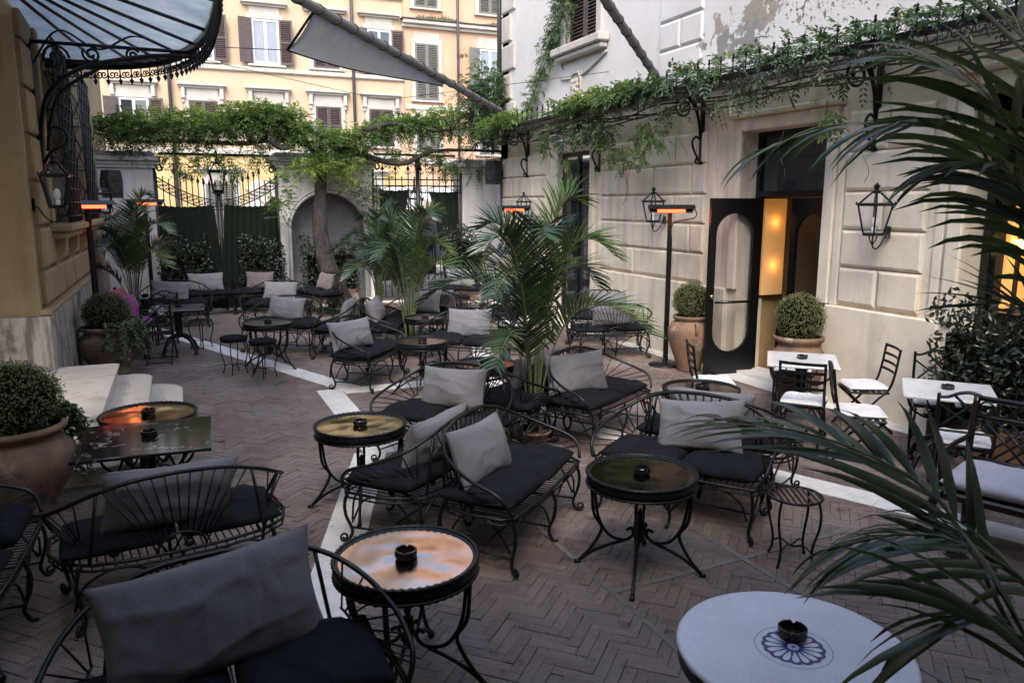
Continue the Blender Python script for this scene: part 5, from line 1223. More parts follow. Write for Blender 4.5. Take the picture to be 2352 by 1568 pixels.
def ringf(m, r0, r1, z, n=64):
    m.add([(r0*math.cos(2*math.pi*i/n), r0*math.sin(2*math.pi*i/n), z) for i in range(n)] + [(r1*math.cos(2*math.pi*i/n), r1*math.sin(2*math.pi*i/n), z) for i in range(n)], [(i, n+i, n+(i+1) % n, (i+1) % n) for i in range(n)])
m = MB(); ringf(m, .142, .1445, TZ2+.0006)
n = 96; flat(m, [((.113+.007*abs(math.cos(8*2*math.pi*i/n)))*math.cos(2*math.pi*i/n), (.113+.007*abs(math.cos(8*2*math.pi*i/n)))*math.sin(2*math.pi*i/n)) for i in range(n)], TZ2+.0006); m.build('blue_flower', M['blue'], wt, False)
m = MB()
for i in range(16):
    a = 2*math.pi*i/16; e, t = Vector((math.cos(a), math.sin(a))), Vector((-math.sin(a), math.cos(a)))
    o = [(.035,0),(.06,.008),(.08,.0125),(.096,.012),(.104,.006),(.106,0),(.104,-.006),(.096,-.012),(.08,-.0125),(.06,-.008)]
    flat(m, [tuple(e*r_ + t*w_) for r_, w_ in o], TZ2+.0010)
ringf(m, .016, .022, TZ2+.0010, 32)
for i in range(6): a = 2*math.pi*i/6; flat(m, [(.012*math.cos(a)+.0055*math.cos(q), .012*math.sin(a)+.0055*math.sin(q)) for q in np.linspace(0, 2*math.pi, 10, endpoint=False)], TZ2+.0014)
m.build('white_petals', M['ceramic'], wt, False)
m = MB()
for i in range(16):
    a = 2*math.pi*(i+.5)/16
    for w_ in (-.05, 0, .05): flat(m, [(.090*math.cos(a+w_*.2), .090*math.sin(a+w_*.2)), (.108*math.cos(a+w_-.008), .108*math.sin(a+w_-.008)), (.108*math.cos(a+w_+.008), .108*math.sin(a+w_+.008))], TZ2+.0012)
for i in range(16):
    a = 2*math.pi*i/16; flat(m, [(.045*math.cos(a), .045*math.sin(a)), (.078*math.cos(a-.012), .078*math.sin(a-.012)), (.078*math.cos(a+.012), .078*math.sin(a+.012))], TZ2+.0014)
m.build('petal_lines', M['blue'], wt, False)
for i in range(4):
    a = R(45+90*i); e = Vector((math.cos(a), math.sin(a), 0)); z = lambda r_, h: e*r_ + Vector((0,0,h)); m = MB(); m.tube(spline([z(.36,TZ2-.07), z(.34,.45), z(.2,.28), z(.12,.2), z(.25,.1), z(.36,.015)], 5), .014, 6); m.build('leg', M['iron'], wt)
ashtray(2.13, 2.12, TZ2+.0016, 'white tiled table with the blue flower', 1.05)

# ---- rectangular marble tables on cast iron pedestals
def pedestal(parent, zt):
    m = MB(); m.lathe([(.05,.26),(.065,.30),(.045,.34),(.04,.40),(.055,.44),(.04,.48),(.04,zt-.12),(.07,zt-.08),(.07,zt)], 12)
    for i in range(4):
        a = R(45+90*i); e = Vector((math.cos(a)*.055, math.sin(a)*.055, 0)); m.tube([e+Vector((0,0,.28)), e+Vector((0,0,zt-.06))], .012, 6)
    m.build('column', M['castiron'], parent)
    for i in range(4):
        a = R(45+90*i); e = Vector((math.cos(a), math.sin(a), 0)); m = MB(); m.tube([e*r_ + Vector((0,0,h)) for r_, h in ((.03,.30),(.10,.285),(.20,.24),(.29,.15),(.33,.06),(.335,.035))], [.03,.028,.025,.023,.022,.022], 8); m.lathe([(.034,0),(.036,.02),(.022,.045)], 10, tuple(e*.335)); m.build('foot', M['castiron'], parent)
    m = MB()
    for i in range(4):
        a = R(90*i); e = Vector((math.cos(a), math.sin(a), 0)); m.tube(spline([e*.06+Vector((0,0,zt-.22)), e*.16+Vector((0,0,zt-.24)), e*.28+Vector((0,0,zt-.16)), e*.32+Vector((0,0,zt-.005))]), .010, 6); m.tube(spline([e*.05+Vector((0,0,zt-.1)), e*.10+Vector((0,0,zt-.17)), e*.15+Vector((0,0,zt-.1)), e*.16+Vector((0,0,zt-.005))]), .008, 5)
    m.build('top_brace', M['castiron'], parent)
def marble_table(x, y, rz, wx, wy, mt, label, where, zt=.715, nm='marble_table'):
    t = tag(empty(nm, (x, y, 0), rz), label, 'table'); m = MB(); m.bbox(-wx/2, wx/2, -wy/2, wy/2, zt, zt+.026, .006); m.build('marble_top', M[mt], t, False); pedestal(t, zt); ashtray(x+.02, y+.02, zt+.027, where); return t
marble_table(-.30, 5.78, R(-2), .85, .84, 'marble_k', 'square black veined marble table on an iron pedestal at left', 'square black marble table')
marble_table(5.95, 6.05, R(-42), .70, .78, 'marble_w', 'white marble table before the open doorway, with slat-back chairs', 'white marble table before the doorway')
marble_table(6.13, 4.50, R(-49), .72, .76, 'marble_w', 'white marble table by the laurel hedge at far right', 'white marble table by the laurel hedge')
M['marble_g'] = marble('grey_marble', (.10,.085,.09), (.3,.28,.28), 3., .03, .12, (.14,.12,.125), .5)
marble_table(-.08, 13.15, R(-2), .80, .75, 'marble_g', 'grey marble table lit red by the heater, before the ochre wall', 'grey marble table near the magenta cushions')
marble_table(-.62, 15.0, R(3), .7, .6, 'marble_k', 'small black table near the potted palm and ochre wall', 'small black table near the potted palm')
# ---- stools
stool = empty('iron_stool'); m = MB(); SR, SZ = .17, .46
m.tube([(SR*math.cos(2*math.pi*i/32), SR*math.sin(2*math.pi*i/32), SZ) for i in range(32)], .009, 6, closed=True); m.build('seat_ring', M['iron'], stool)
for y in np.linspace(-.145, .145, 9):
    h = math.sqrt(SR*SR-y*y); m = MB(); m.box(-h, h, y-.008, y+.008, SZ+.002, SZ+.007); m.build('seat_slat', M['iron'], stool, False)
for i in range(4):
    a = R(45+90*i); e = Vector((math.cos(a), math.sin(a), 0)); z = lambda r_, h: e*r_ + Vector((0,0,h)); m = MB(); m.tube(spline([z(.165,SZ), z(.185,.38), z(.18,.28), z(.145,.15), z(.145,.07), z(.165,.012)], 5), .0085, 6); m.lathe([(.013,0),(.012,.015),(.006,.02)], 8, tuple(z(.165,0))); m.build('leg', M['iron'], stool)
m = MB()
for i in range(2):
    a = R(45+90*i); e = Vector((math.cos(a), math.sin(a), 0)); m.tube(spline([e*.145+Vector((0,0,.10)), e*.08+Vector((0,0,.13)), Vector((0,0,.105+.012*i)), e*-.08+Vector((0,0,.13)), e*-.145+Vector((0,0,.10))]), .0065, 5)
m.build('stretcher', M['iron'], stool)
SP = MB(); SP.lathe([(.0,.0),(.15,.0),(.178,.012),(.188,.032),(.178,.052),(.13,.066),(.0,.072)], 32, caps=False); SPM = SP.mesh('stool_pad', M['pad'])
for x, y, lab, pd in ((.62, 11.28, 'left of the two before the small round table', 1), (.97, 10.85, 'right of the two before the small round table', 1), (.25, 13.55, 'behind the grey marble table', 0), (3.62, 3.66, 'with bare slats, standing alone near the white tiled table', 0), (5.2, 14.6, 'beyond the palms', 1)):
    place(stool, USED, (x, y, 0), rs.uniform(0, 1.5), 'black iron stool, ' + lab, 'stool', 'black iron stools')
    if pd: tag(put('stool_pad', SPM, None, (x, y, SZ+.008)), 'round black pad on the stool, ' + lab, 'cushion', 'round stool pads')
# ---- folding chairs (front is -y)
def chair(kind):
    r_ = empty('folding_chair'); W = .20; I = M['iron']
    for sx in (-1, 1):
        m = MB(); m.tube(spline([(sx*W, .26, .90), (sx*W, .22, .62), (sx*W, .17, .47), (sx*W, .06, .36), (sx*W, -.24, .012)], 6), .013, 4, flat=1.); m.build('side_frame', I, r_, False)
        m = MB(); m.tube([(sx*(W-.03), -.20, .43), (sx*(W-.03), .26, .012)], .012, 4); m.build('rear_leg', I, r_, False)
        m = MB(); m.tube([(sx*(W-.01), -.21, .44), (sx*(W-.01), .19, .44)], .011, 4); m.build('seat_rail', I, r_, False)
    for y in np.linspace(-.19, .17, 7): m = MB(); m.box(-W+.01, W-.01, y-.018, y+.018, .442, .448); m.build('seat_slat', I, r_, False)
    m = MB(); m.tube([(-W, -.235, .03), (W, -.235, .03)], .009, 4); m.tube([(-W+.03, .25, .04), (W-.03, .25, .04)], .009, 4); m.build('stretcher', I, r_, False)
    if kind == 'slat':
        for z, y in ((.885,.258),(.80,.248),(.72,.237),(.645,.224)):
            m = MB()
            pts = [(W*t, y+.025*(1-t*t), z) for t in np.linspace(-1, 1, 7)]
            m.add([(a, b, c-.014) for a, b, c in pts] + [(a, b, c+.014) for a, b, c in pts] + [(a, b-.006, c-.014) for a, b, c in pts] + [(a, b-.006, c+.014) for a, b, c in pts], [(i, i+1, 8+i, 7+i) for i in range(6)] + [(21+i, 22+i, 15+i, 14+i) for i in range(6)] + [(7+i, 8+i, 22+i, 21+i) for i in range(6)] + [(14+i, 15+i, 1+i, i) for i in range(6)]); m.build('back_slat', I, r_, False)
    else:
        m = MB(); m.tube(spline([(-W, .26, .87), (-W*.7, .262, .875), (-W*.35, .266, .91), (0, .268, .925), (W*.35, .266, .91), (W*.7, .262, .875), (W, .26, .87)], 4), .013, 4); m.build('top_rail', I, r_, False)
        for s in (-1, 1):
            m = MB(); m.tube([(s*-W*.45, .264, .89), (s*W, .215, .60)], .010, 4); m.build('back_brace', I, r_, False)
            m = MB(); m.tube([(s*W*.45, .262, .885), (s*W, .25, .80)] if False else [(s*W, .255, .82), (s*.0, .235, .68)], .009, 4); m.build('back_brace', I, r_, False)
        m = MB(); m.tube([(-W, .213, .595), (W, .213, .595)], .011, 4); m.build('lower_rail', I, r_, False)
    return r_
CH = {'slat': chair('slat'), 'x': chair('x')}
CH['x'].name = 'cross_back_chair'; 
def tuft(seed):
    m = MB(); nu = nv = 24; W = .40
    for side in (1, -1):
        b0 = len(m.v)
        for j in range(nv+1):
            for i in range(nu+1):
                u, v = 2*i/nu-1, 2*j/nv-1; th = (max(0, 1-abs(u)**5)**.5)*(max(0, 1-abs(v)**5)**.5); d = min(math.hypot(u-a, v-b) for a in (-.38, .38) for b in (-.38, .38))
                n1 = mnoise.noise(Vector((u*3+seed*5, v*3, 0))); z = .035 + side*(.035*th*(1 - .55*math.exp(-(d/.14)**2)) + .006*n1*th) + .004*n1
                m.v.append((u*W/2*(1+.03*n1), v*W/2*(1+.03*n1), z))
        for j in range(nv):
            for i in range(nu): a = b0+j*(nu+1)+i; q = (a, a+1, a+nu+2, a+nu+1); m.f.append(q if side > 0 else q[::-1])
    return m.mesh('chair_cushion', M['whitepad'])
TUF = [tuft(i) for i in range(3)]
def put_chair(kind, c, f, where, pad=True):
    f = Vector((*f, 0)).normalized(); rz = math.atan2(f.x, -f.y); place(CH[kind], USED, (*c, 0), rz, ('black slat-back' if kind == 'slat' else 'black cross-back') + ' folding chair ' + where, 'chair', 'black folding chairs')
    if pad: tag(put('chair_cushion', TUF[rs.randrange(3)], None, Vector((*c, .450)) + rot2(0, -.01, rz), (0, 0, rz+rs.uniform(-.06,.06))), 'white tufted cushion on the chair ' + where, 'cushion', 'white chair cushions')
put_chair('slat', (5.46, 5.50), (.77, .63), 'turned away, in front of the doorway table')
put_chair('slat', (5.16, 6.50), (.9, -.45), 'side-on, left of the doorway table')
put_chair('x', (6.42, 6.66), (-.67, -.74), 'behind the doorway table, before the pot')
put_chair('slat', (6.50, 5.72), (-.85, .5), 'right of the doorway table, by the wall')
put_chair('x', (5.62, 4.98), (.76, -.64), 'left of the hedge table, side-on')
put_chair('x', (6.62, 4.98), (-.76, -.65), 'behind the hedge table')
put_chair('x', (5.70, 4.02), (.78, .62), 'turned away, in front of the hedge table')
put_chair('x', (-.35, 12.35+.15), (.1, 1), 'half hidden behind the left pot', False)
put_chair('x', (-.30, 14.25), (-.1, 1), 'between the grey and the small black table', False)
put_chair('slat', (4.75, 11.0), (.4, .9), 'behind the tall palm, on the left')
put_chair('slat', (5.25, 11.3), (-.9, .3), 'behind the tall palm, on the right')
# ---- lattice armchair at the right edge
la = tag(empty('lattice_armchair', (5.05, 3.25, 0), math.atan2(-.9, .35)), 'dark armchair with woven lattice back at the right edge', 'armchair')
M['wood'] = mat('dark_mahogany', (.008,.004,.0035), .3, (.014,.007,.006), 10., stretch=(1,1,5))
for sx in (-1, 1):
    m = MB(); m.tube(spline([(sx*.29, .40, .96), (sx*.29, .33, .70), (sx*.28, .27, .42), (sx*.27, .31, .01)], 6), .024, 8); m.build('back_post', M['wood'], la)
    m = MB(); m.tube(spline([(sx*.29, -.27, .42), (sx*.33, -.31, .30), (sx*.29, -.27, .12), (sx*.30, -.31, .015)], 6), [.03]*7+[.024]*6+[.018]*6, 8); m.build('leg', M['wood'], la)
    m = MB(); m.tube(spline([(sx*.29, .32, .68), (sx*.33, .05, .66), (sx*.32, -.22, .64), (sx*.30, -.25, .44)], 6), .018, 8); m.build('arm', M['wood'], la)
m = MB()
for z, y in ((.95,.397),(.82,.365),(.52,.29)): m.tube([(-.29, y, z), (.29, y, z)], .020, 8)
m.build('back_rail', M['wood'], la)
m = MB()
for k in np.arange(-.5, .51, .085):
    for s in (-1, 1):
        a = Vector((k-.15*s, .295, .53)); b = Vector((k+.15*s, .362, .81))
        for p, q in ((a, b),):
            if abs(p.x) < .29 and abs(q.x) < .29: m.tube([p+Vector((0,s*.008,0)), q+Vector((0,s*.008,0))], .009, 5)
m.build('lattice', M['wood'], la)
m = MB()
for i in range(5): c = Vector((-.22+.11*i, .38, .885)); m.tube([c + Vector((.045*math.cos(a), .008*math.sin(a)*0, .045*math.sin(a))) for a in np.linspace(0, 2*math.pi, 14, endpoint=False)], .008, 5, closed=True)
m.build('ring_frieze', M['wood'], la)
m = MB(); m.bbox(-.30, .30, -.29, .29, .36, .42, .015); m.build('seat_frame', M['wood'], la, False)
PW = pad_mesh('seat_pad', .60, .60, .13, mat('lavender_cotton', (.34,.33,.38), .9, (.42,.41,.46), 60., bump=.3, bscale=350, sheen=.2), 6, .006)
o = put('seat_pad', PW, None, la.location + Vector((0,0,.421)), (0, 0, la.rotation_euler.z)); tag(o, 'thick lavender white cushion on the lattice armchair', 'cushion')
# ---- iron settle with magenta cushions against the ochre wall
ib = tag(empty('iron_settle', (-.80, 13.50, 0), R(82)), 'black iron settle behind the left boxwood pot', 'settle'); I = M['iron']
for sx in (-1, 1):
    for y, h in ((-.3, .62), (.3, .95)): m = MB(); m.tube([(sx*.62, y, .0), (sx*.62, y, h)], .016, 6); m.lathe([(.016,0),(.026,.02),(.02,.045),(.003,.05)], 8, (sx*.62, y, h)); m.build('leg', I, ib)
    m = MB(); m.tube([(sx*.62, -.3, .60), (sx*.62, .3, .60)], .012, 6); m.tube(scroll((sx*.62, -.05, .5), (0,1,0), (0,0,1), .09, 1.6, 18, 0, .2), .008, 5); m.build('arm', I, ib)
m = MB(); m.tube([(-.62, .3, .93), (.62, .3, .93)], .013, 6); m.tube([(-.62, .3, .55), (.62, .3, .55)], .010, 6)
for k in range(6): m.tube(scroll((-.5+.2*k, .3, .74), (1,0,0), (0,0,1), .085, 1.6, 16, k, .2), .008, 5)
m.build('back', I, ib); m = MB(); m.bbox(-.60, .60, -.29, .29, .38, .41, .008); m.build('seat', I, ib, False)
PM = [pad_mesh('seat_pad', 1.15, .54, .12, M['magenta'], 3), pillow_mesh('throw_pillow', .6, .5, .2, M['redfab'], 4), pillow_mesh('throw_pillow', .5, .45, .2, M['magenta'], 5)]
tag(put('seat_pad', PM[0], None, (-.80, 13.50, .411), (0, 0, R(82))), 'magenta seat cushion on the iron settle', 'cushion')
o = put('throw_pillow', PM[1], None, (-.93, 13.78, .77)); o.rotation_euler = (Matrix.Rotation(R(70), 3, 'Z') @ Matrix.Rotation(R(-15), 3, 'X')).to_euler(); tag(o, 'red pillow leaning on the iron settle by the heater', 'pillow')
o = put('throw_pillow', PM[2], None, (-.78, 13.15, .74)); o.rotation_euler = (Matrix.Rotation(R(60), 3, 'Z') @ Matrix.Rotation(R(-18), 3, 'X')).to_euler(); tag(o, 'magenta pillow leaning on the iron settle', 'pillow')
# ---- patio heaters
def heater(x, y, h, rz, label, hot=True):
    r_ = tag(empty('patio_heater', (x, y, 0), rz), label, 'heater', 'patio heaters'); m = MB(); m.lathe([(.24,0),(.24,.012),(.20,.03),(.04,.035),(.035,.10)], 28); m.build('base_plate', M['iron'], r_)
    m = MB(); m.bbox(-.028, .028, -.028, .028, .03, h, .004); m.build('pole', M['iron'], r_, False)
    hd = empty('heater_head'); hd.parent = r_; hd.location = (0, -.06, h-.03)
    m = MB(); m.prism([(-.10,-.05),(-.07,.055),(.07,.055),(.10,.02),(.08,-.03),(.06,-.045)], -.30, .30, 'x'); m.build('hood', M['iron'], hd, False)
    m = MB(); m.prism([(-.15,.012),(-.075,.068),(.085,.068),(.085,.060),(-.07,.060),(-.145,.006)], -.33, .33, 'x'); m.build('visor', M['iron'], hd, False)
    m = MB(); m.add([(-.20,-.103,-.047),(.20,-.103,-.047),(.20,-.088,.006),(-.20,-.088,.006)], [(0,1,2,3)]); m.build('glowing_element', M['glow'], hd, False)
    m = MB()
    for z in (-.035, -.02, -.005): m.tube([(-.19, -.108-(z+.02)*-.2, z), (.19, -.108-(z+.02)*-.2, z)], .004, 5)
    m.build('heating_coil', M['hot'], hd)
    m = MB()
    for x_ in np.linspace(-.2, .2, 9): m.tube([(x_, -.115, -.05), (x_, -.10, .01)], .002, 4)
    m.build('guard_grille', M['iron'], hd)
    m = MB(); m.tube(spline([(.30, 0, 0), (.36, .0, -.03), (.34, .03, -.12), (.05, .05, -.2), (.035, .04, -.5), (.035, .035, -1.2), (.035, .035, -h+.1)], 5), .008, 5); m.build('cable', M['iron'], hd)
    return r_
heater(6.50, 9.32, 2.30, R(-28), 'tall patio heater glowing red beside the cream wall and doorway')
heater(6.25, 14.35, 2.28, R(-20), 'patio heater with dim coil in front of the right gate pillar')
heater(-.55, 16.95, 2.40, R(10), 'patio heater glowing orange in front of the left gate pillar')
heater(-1.17, 12.72, 2.36, R(38), 'patio heater behind the settle near the ochre wall')
for nm, x, y, z in (('a', 6.3, 9.0, 2.15), ('b', -.5, 16.7, 2.25), ('c', -.8, 12.9, 2.2)):
    ld = bpy.data.lights.new('heater_light', 'POINT'); ld.energy = 1.0; ld.color = (1, .22, .07); ld.shadow_soft_size = .12; lo = bpy.data.objects.new('heater_light', ld); COL.objects.link(lo); lo.location = (x, y, z)
# ---- terracotta jars
def jar(nm, x, y, s, prof, label, rz=0., handles=True):
    r_ = tag(empty(nm, (x, y, 0), rz), label, 'pot', 'terracotta pots'); m = MB(); m.lathe([(a*s, b*s) for a, b in prof], 40, caps=False, wob=.006); m.build('body', M['terra'], r_)
    m = MB(); zt = prof[-1][1]*s; m.lathe([(.0, zt-.05*s), (prof[-1][0]*s*.97, zt-.05*s)], 24, caps=False); m.build('soil', M['soil'], r_)
    if handles:
        for sx in (-1, 1): m = MB(); m.tube([Vector(p)*s for p in spline([(sx*.27,0,.72),(sx*.33,0,.76),(sx*.36,0,.70),(sx*.345,0,.62),(sx*.33,0,.60)])], .022*s, 8); m.build('handle', M['terra'], r_)
    return r_
JAR = [(.0,0),(.17,0),(.175,.02),(.23,.2),(.30,.38),(.335,.54),(.33,.66),(.285,.74),(.235,.77),(.235,.79),(.265,.81),(.27,.83),(.262,.85),(.235,.852),(.225,.84)]
URN = [(.0,0),(.26,0),(.27,.03),(.24,.06),(.30,.16),(.40,.30),(.445,.44),(.43,.56),(.36,.63),(.335,.66),(.34,.68),(.40,.71),(.41,.735),(.40,.755),(.37,.76),(.355,.745)]
jar('terracotta_jar', 6.62, 8.90, .93, JAR, 'tall terracotta jar between the heater and the open door', R(70))
jar('terracotta_urn', 6.66, 6.86, 1.0, [(a*.72, b*1.08) for a, b in URN], 'terracotta urn right of the doorway, behind the marble table', 0, False)
jar('terracotta_urn', -.98, 11.92, .90, URN, 'terracotta urn with trailing ivy by the ochre wall', 0, False)
jar('terracotta_urn', -1.26, 6.60, .95, URN, 'large terracotta urn at the left edge beside the steps', 0, False)
# ================================================================== PLANTS
rp = random.Random(5)
def leaf(m, p, d, n, L_, W_, fold=.25):               # small folded leaf: base p, direction d, normal n
    d = d.normalized(); s = d.cross(n)
    if s.length < 1e-6: s = Vector((1,0,0))
    s.normalize(); nn = s.cross(d)
    m.add([p, p+d*L_*.45+s*W_*.5+nn*W_*fold, p+d*L_-nn*L_*.12, p+d*L_*.45-s*W_*.5+nn*W_*fold, p+d*L_*.5], [(0,4,1),(1,4,2),(2,4,3),(3,4,0)])
def rnd(): 
    while True:
        v = Vector((rp.uniform(-1,1), rp.uniform(-1,1), rp.uniform(-1,1)))
        if .05 < v.length < 1: return v.normalized()
def sprig(m, p, d, L_, k, lw, droop=.35):             # pinnate wisteria leaf
    d = d.normalized(); side = d.cross(Vector((0,0,1)))
    if side.length < .1: side = Vector((1,0,0))
    side.normalize(); up = side.cross(d)
    for i in range(k):
        t = (i+1)/(k+.5); c = p + d*(L_*t) + Vector((0,0,-droop*L_*t*t))
        for s in (-1, 1):
            leaf(m, c, side*s + d*.5 + Vector((0,0,-.35+rp.uniform(-.25,.2))) + rnd()*.15, up + rnd()*.3, lw*rp.uniform(.8,1.15)*(1.1-.3*abs(t-.5)), lw*.42)
    c = p + d*L_ + Vector((0,0,-droop*L_)); leaf(m, c, d+Vector((0,0,-.6)), up, lw, lw*.42)
def vine_mass(parts, mats, path, rad, n, L_=.22, lw=.075, k=4, up=.35):
    # path [(point, weight radius scale)], sprigs spread through a tube round the path
    P = [Vector(p) for p in path]; ms = [MB() for _ in mats]
    for i in range(n):
        f = rp.random()*(len(P)-1); j = min(int(f), len(P)-2); c = P[j].lerp(P[j+1], f-j); q = rnd(); r_ = rp.random()**.6
        clump = .6 + .6*mnoise.noise(Vector((c.x*1.3, c.y*1.3, c.z*1.3)))
        off = Vector((q.x*rad[0], q.y*rad[1], q.z*rad[2]))*r_*(.75+.6*clump)
        if rp.random() < .12: off *= 1.5
        p = c + off; d = (off.normalized()*.8 + rnd()*.8 + Vector((0,0,up)))
        w_ = rp.random(); h = off.z/rad[2] + rp.gauss(0, .35) + .5*clump-.3
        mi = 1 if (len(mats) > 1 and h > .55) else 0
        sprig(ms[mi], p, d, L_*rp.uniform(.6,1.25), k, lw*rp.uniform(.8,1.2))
    for mb, mt in zip(ms, mats):
        if mb.v: tag(mb.build('foliage', M[mt], parts, False), kind='stuff')
def stems(root, name, paths, r_, mt='vinestem'):
    for pts in paths: m = MB(); m.tube(spline(pts, 5), [r_*(1-.5*i/(len(pts)*5)) for i in range((len(pts)-1)*5+1)], 6); m.build(name, M[mt], root)
# ---- wisteria tree by the niche and its canopy over the gates
wis = tag(empty('wisteria_tree'), 'old twisted wisteria trunk in front of the niche carrying leaves over the gates', 'tree')
yt = 17.75
tp = [(788, 705, .10), (768, 655, 0), (748, 605, 0), (738, 560, 0), (735, 505, 0), (737, 450, 0), (738, 405, 0), (745, 370, 0)]
pts = [ony(u, v, yt+d) for u, v, d in tp]; pts[0].z = .0; tr = spline(pts, 8)
m = MB(); n = 26; N = len(tr)
for i, c in enumerate(tr):
    t = i/(N-1); r0 = .17*(1-t)**1.8 + .125 - .01*t
    for k in range(n):
        a = 2*math.pi*k/n + t*3.0; rr = r0*(.92 + .14*math.sin(3*a+t*7) + .09*abs(math.sin(4.5*a+t*11)) + .20*mnoise.noise(Vector((math.cos(a)*1.6, math.sin(a)*1.6, c.z*3.2))) + .1*mnoise.noise(Vector((math.cos(a)*5, math.sin(a)*5, c.z*9))))
        m.v.append((c.x+rr*math.cos(a), c.y+rr*math.sin(a), c.z))
for i in range(N-1):
    for k in range(n): m.f.append((i*n+k, i*n+(k+1) % n, (i+1)*n+(k+1) % n, (i+1)*n+k))
m.build('trunk', M['bark'], wis)
tt = tr[-1]
limbs = [[tt, ony(800, 345, 17.9), ony(870, 368, 18.0), ony(930, 375, 18.0), ony(985, 350, 18.0), ony(1060, 345, 17.9), ony(1190, 350, 17.2)],
         [tt, ony(700, 330, 17.9), ony(640, 318, 18.0), ony(560, 330, 18.1), ony(450, 325, 18.1), ony(300, 325, 18.1)],
         [tt, ony(735, 320, 17.8), ony(690, 290, 17.9), ony(655, 300, 17.9), ony(640, 270, 17.9)], [tt, ony(790, 330, 17.6), ony(840, 300, 17.6), ony(900, 285, 17.7), ony(1000, 300, 17.7), ony(1120, 290, 17.3)]]
for l in limbs: m = MB(); s_ = spline(l, 6); m.tube(s_, [.085*(1-.7*i/len(s_)) for i in range(len(s_))], 8); m.build('limb', M['bark'], wis)
m = MB(); m.tube(scroll(ony(652, 312, 17.75), (1,0,0), (0,0,1), .30, .75, 18, 1.3, .8), [.10-.003*i for i in range(19)], 8); m.build('limb', M['bark'], wis)
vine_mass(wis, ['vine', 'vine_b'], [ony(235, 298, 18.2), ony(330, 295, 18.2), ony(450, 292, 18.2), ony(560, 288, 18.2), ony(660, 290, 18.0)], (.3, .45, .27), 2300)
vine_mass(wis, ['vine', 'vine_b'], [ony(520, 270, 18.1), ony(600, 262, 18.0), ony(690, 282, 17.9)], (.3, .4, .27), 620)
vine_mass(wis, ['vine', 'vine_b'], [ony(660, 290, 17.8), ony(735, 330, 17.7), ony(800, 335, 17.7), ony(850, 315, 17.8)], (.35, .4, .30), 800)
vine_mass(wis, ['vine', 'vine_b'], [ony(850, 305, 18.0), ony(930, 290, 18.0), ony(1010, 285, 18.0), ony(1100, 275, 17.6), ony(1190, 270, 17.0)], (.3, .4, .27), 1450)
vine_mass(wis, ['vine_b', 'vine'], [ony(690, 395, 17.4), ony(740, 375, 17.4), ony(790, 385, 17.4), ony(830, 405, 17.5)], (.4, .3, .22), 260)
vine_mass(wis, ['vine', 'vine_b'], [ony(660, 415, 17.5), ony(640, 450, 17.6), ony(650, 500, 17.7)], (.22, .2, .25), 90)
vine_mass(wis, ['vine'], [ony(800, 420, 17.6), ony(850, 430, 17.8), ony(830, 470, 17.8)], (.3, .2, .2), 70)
for a, b, k in (((380, 340), (430, 395), 70), ((520, 350), (535, 410), 60), ((1010, 350), (1030, 395), 110), ((1075, 350), (1100, 400), 70), ((470, 340), (480, 375), 50), ((300, 330), (310, 355), 40), ((580, 335), (600, 370), 50), ((900, 340), (905, 365), 40), ((960, 335), (975, 365), 50)):
    vine_mass(wis, ['vine', 'vine_b'], [ony(*a, 18.25), ony(*b, 18.25)], (.22, .2, .14), k, up=-.3)
# ---- climbing vine mass in the corner of the cream building
cv = tag(empty('corner_vine'), 'dark green vine bush climbing the corner of the cream building above the gate', 'vine')
stems(cv, 'stem', [[(6.9, 17.1, 3.5), (6.95, 17.1, 4.2), (6.9, 17.0, 5.0)]], .03)
vine_mass(cv, ['vine_d', 'vine'], [(6.85, 17.0, 3.9), (6.75, 16.95, 4.5), (6.75, 17.0, 5.0)], (.55, .3, .45), 1300)
# ---- vine hanging beside the shuttered window
hv = tag(empty('hanging_vine'), 'leafy vine hanging down the white wall left of the shuttered window', 'vine')
hp = [onx(1300, -40, XR-.06), onx(1290, 40, XR-.06), onx(1268, 100, XR-.06), onx(1245, 165, XR-.06), onx(1222, 225, XR-.06), onx(1205, 260, XR-.1)]
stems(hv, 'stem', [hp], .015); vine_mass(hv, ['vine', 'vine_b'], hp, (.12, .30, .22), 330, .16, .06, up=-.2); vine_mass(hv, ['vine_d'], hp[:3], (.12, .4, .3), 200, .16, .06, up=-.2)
# ---- vine along the wall canopy
kv = tag(empty('canopy_vine'), 'creeping vine trailing along the iron canopy of the cream wall', 'vine')
X6 = 6.6
path = [Vector((X6+.1, y, 4.0)) for y in np.linspace(16.8, 3.0, 30)]
stems(kv, 'stem', [[Vector((6.62+.06*math.sin(y*3+s), y, 3.72+.05*math.sin(y*2.1+s*2)-.03*s)) for y in np.linspace(16.9, 2.5, 26)] for s in range(4)], .016)
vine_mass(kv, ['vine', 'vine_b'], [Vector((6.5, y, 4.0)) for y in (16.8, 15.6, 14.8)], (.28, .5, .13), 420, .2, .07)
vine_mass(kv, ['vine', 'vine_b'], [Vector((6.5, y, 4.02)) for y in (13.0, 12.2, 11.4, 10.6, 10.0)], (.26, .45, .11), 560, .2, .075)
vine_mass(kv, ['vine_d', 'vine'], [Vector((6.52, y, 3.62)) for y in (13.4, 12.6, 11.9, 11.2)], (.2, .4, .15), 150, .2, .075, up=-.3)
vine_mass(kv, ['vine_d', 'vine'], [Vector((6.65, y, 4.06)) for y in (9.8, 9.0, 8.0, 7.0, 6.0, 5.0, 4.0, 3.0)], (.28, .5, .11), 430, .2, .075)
vine_mass(kv, ['vine_d', 'vine'], [Vector((6.38, y, 3.98)) for y in (10.0, 9.0, 8.0, 7.0, 6.0, 5.0)], (.10, .5, .13), 200, .18, .07, up=-.1)
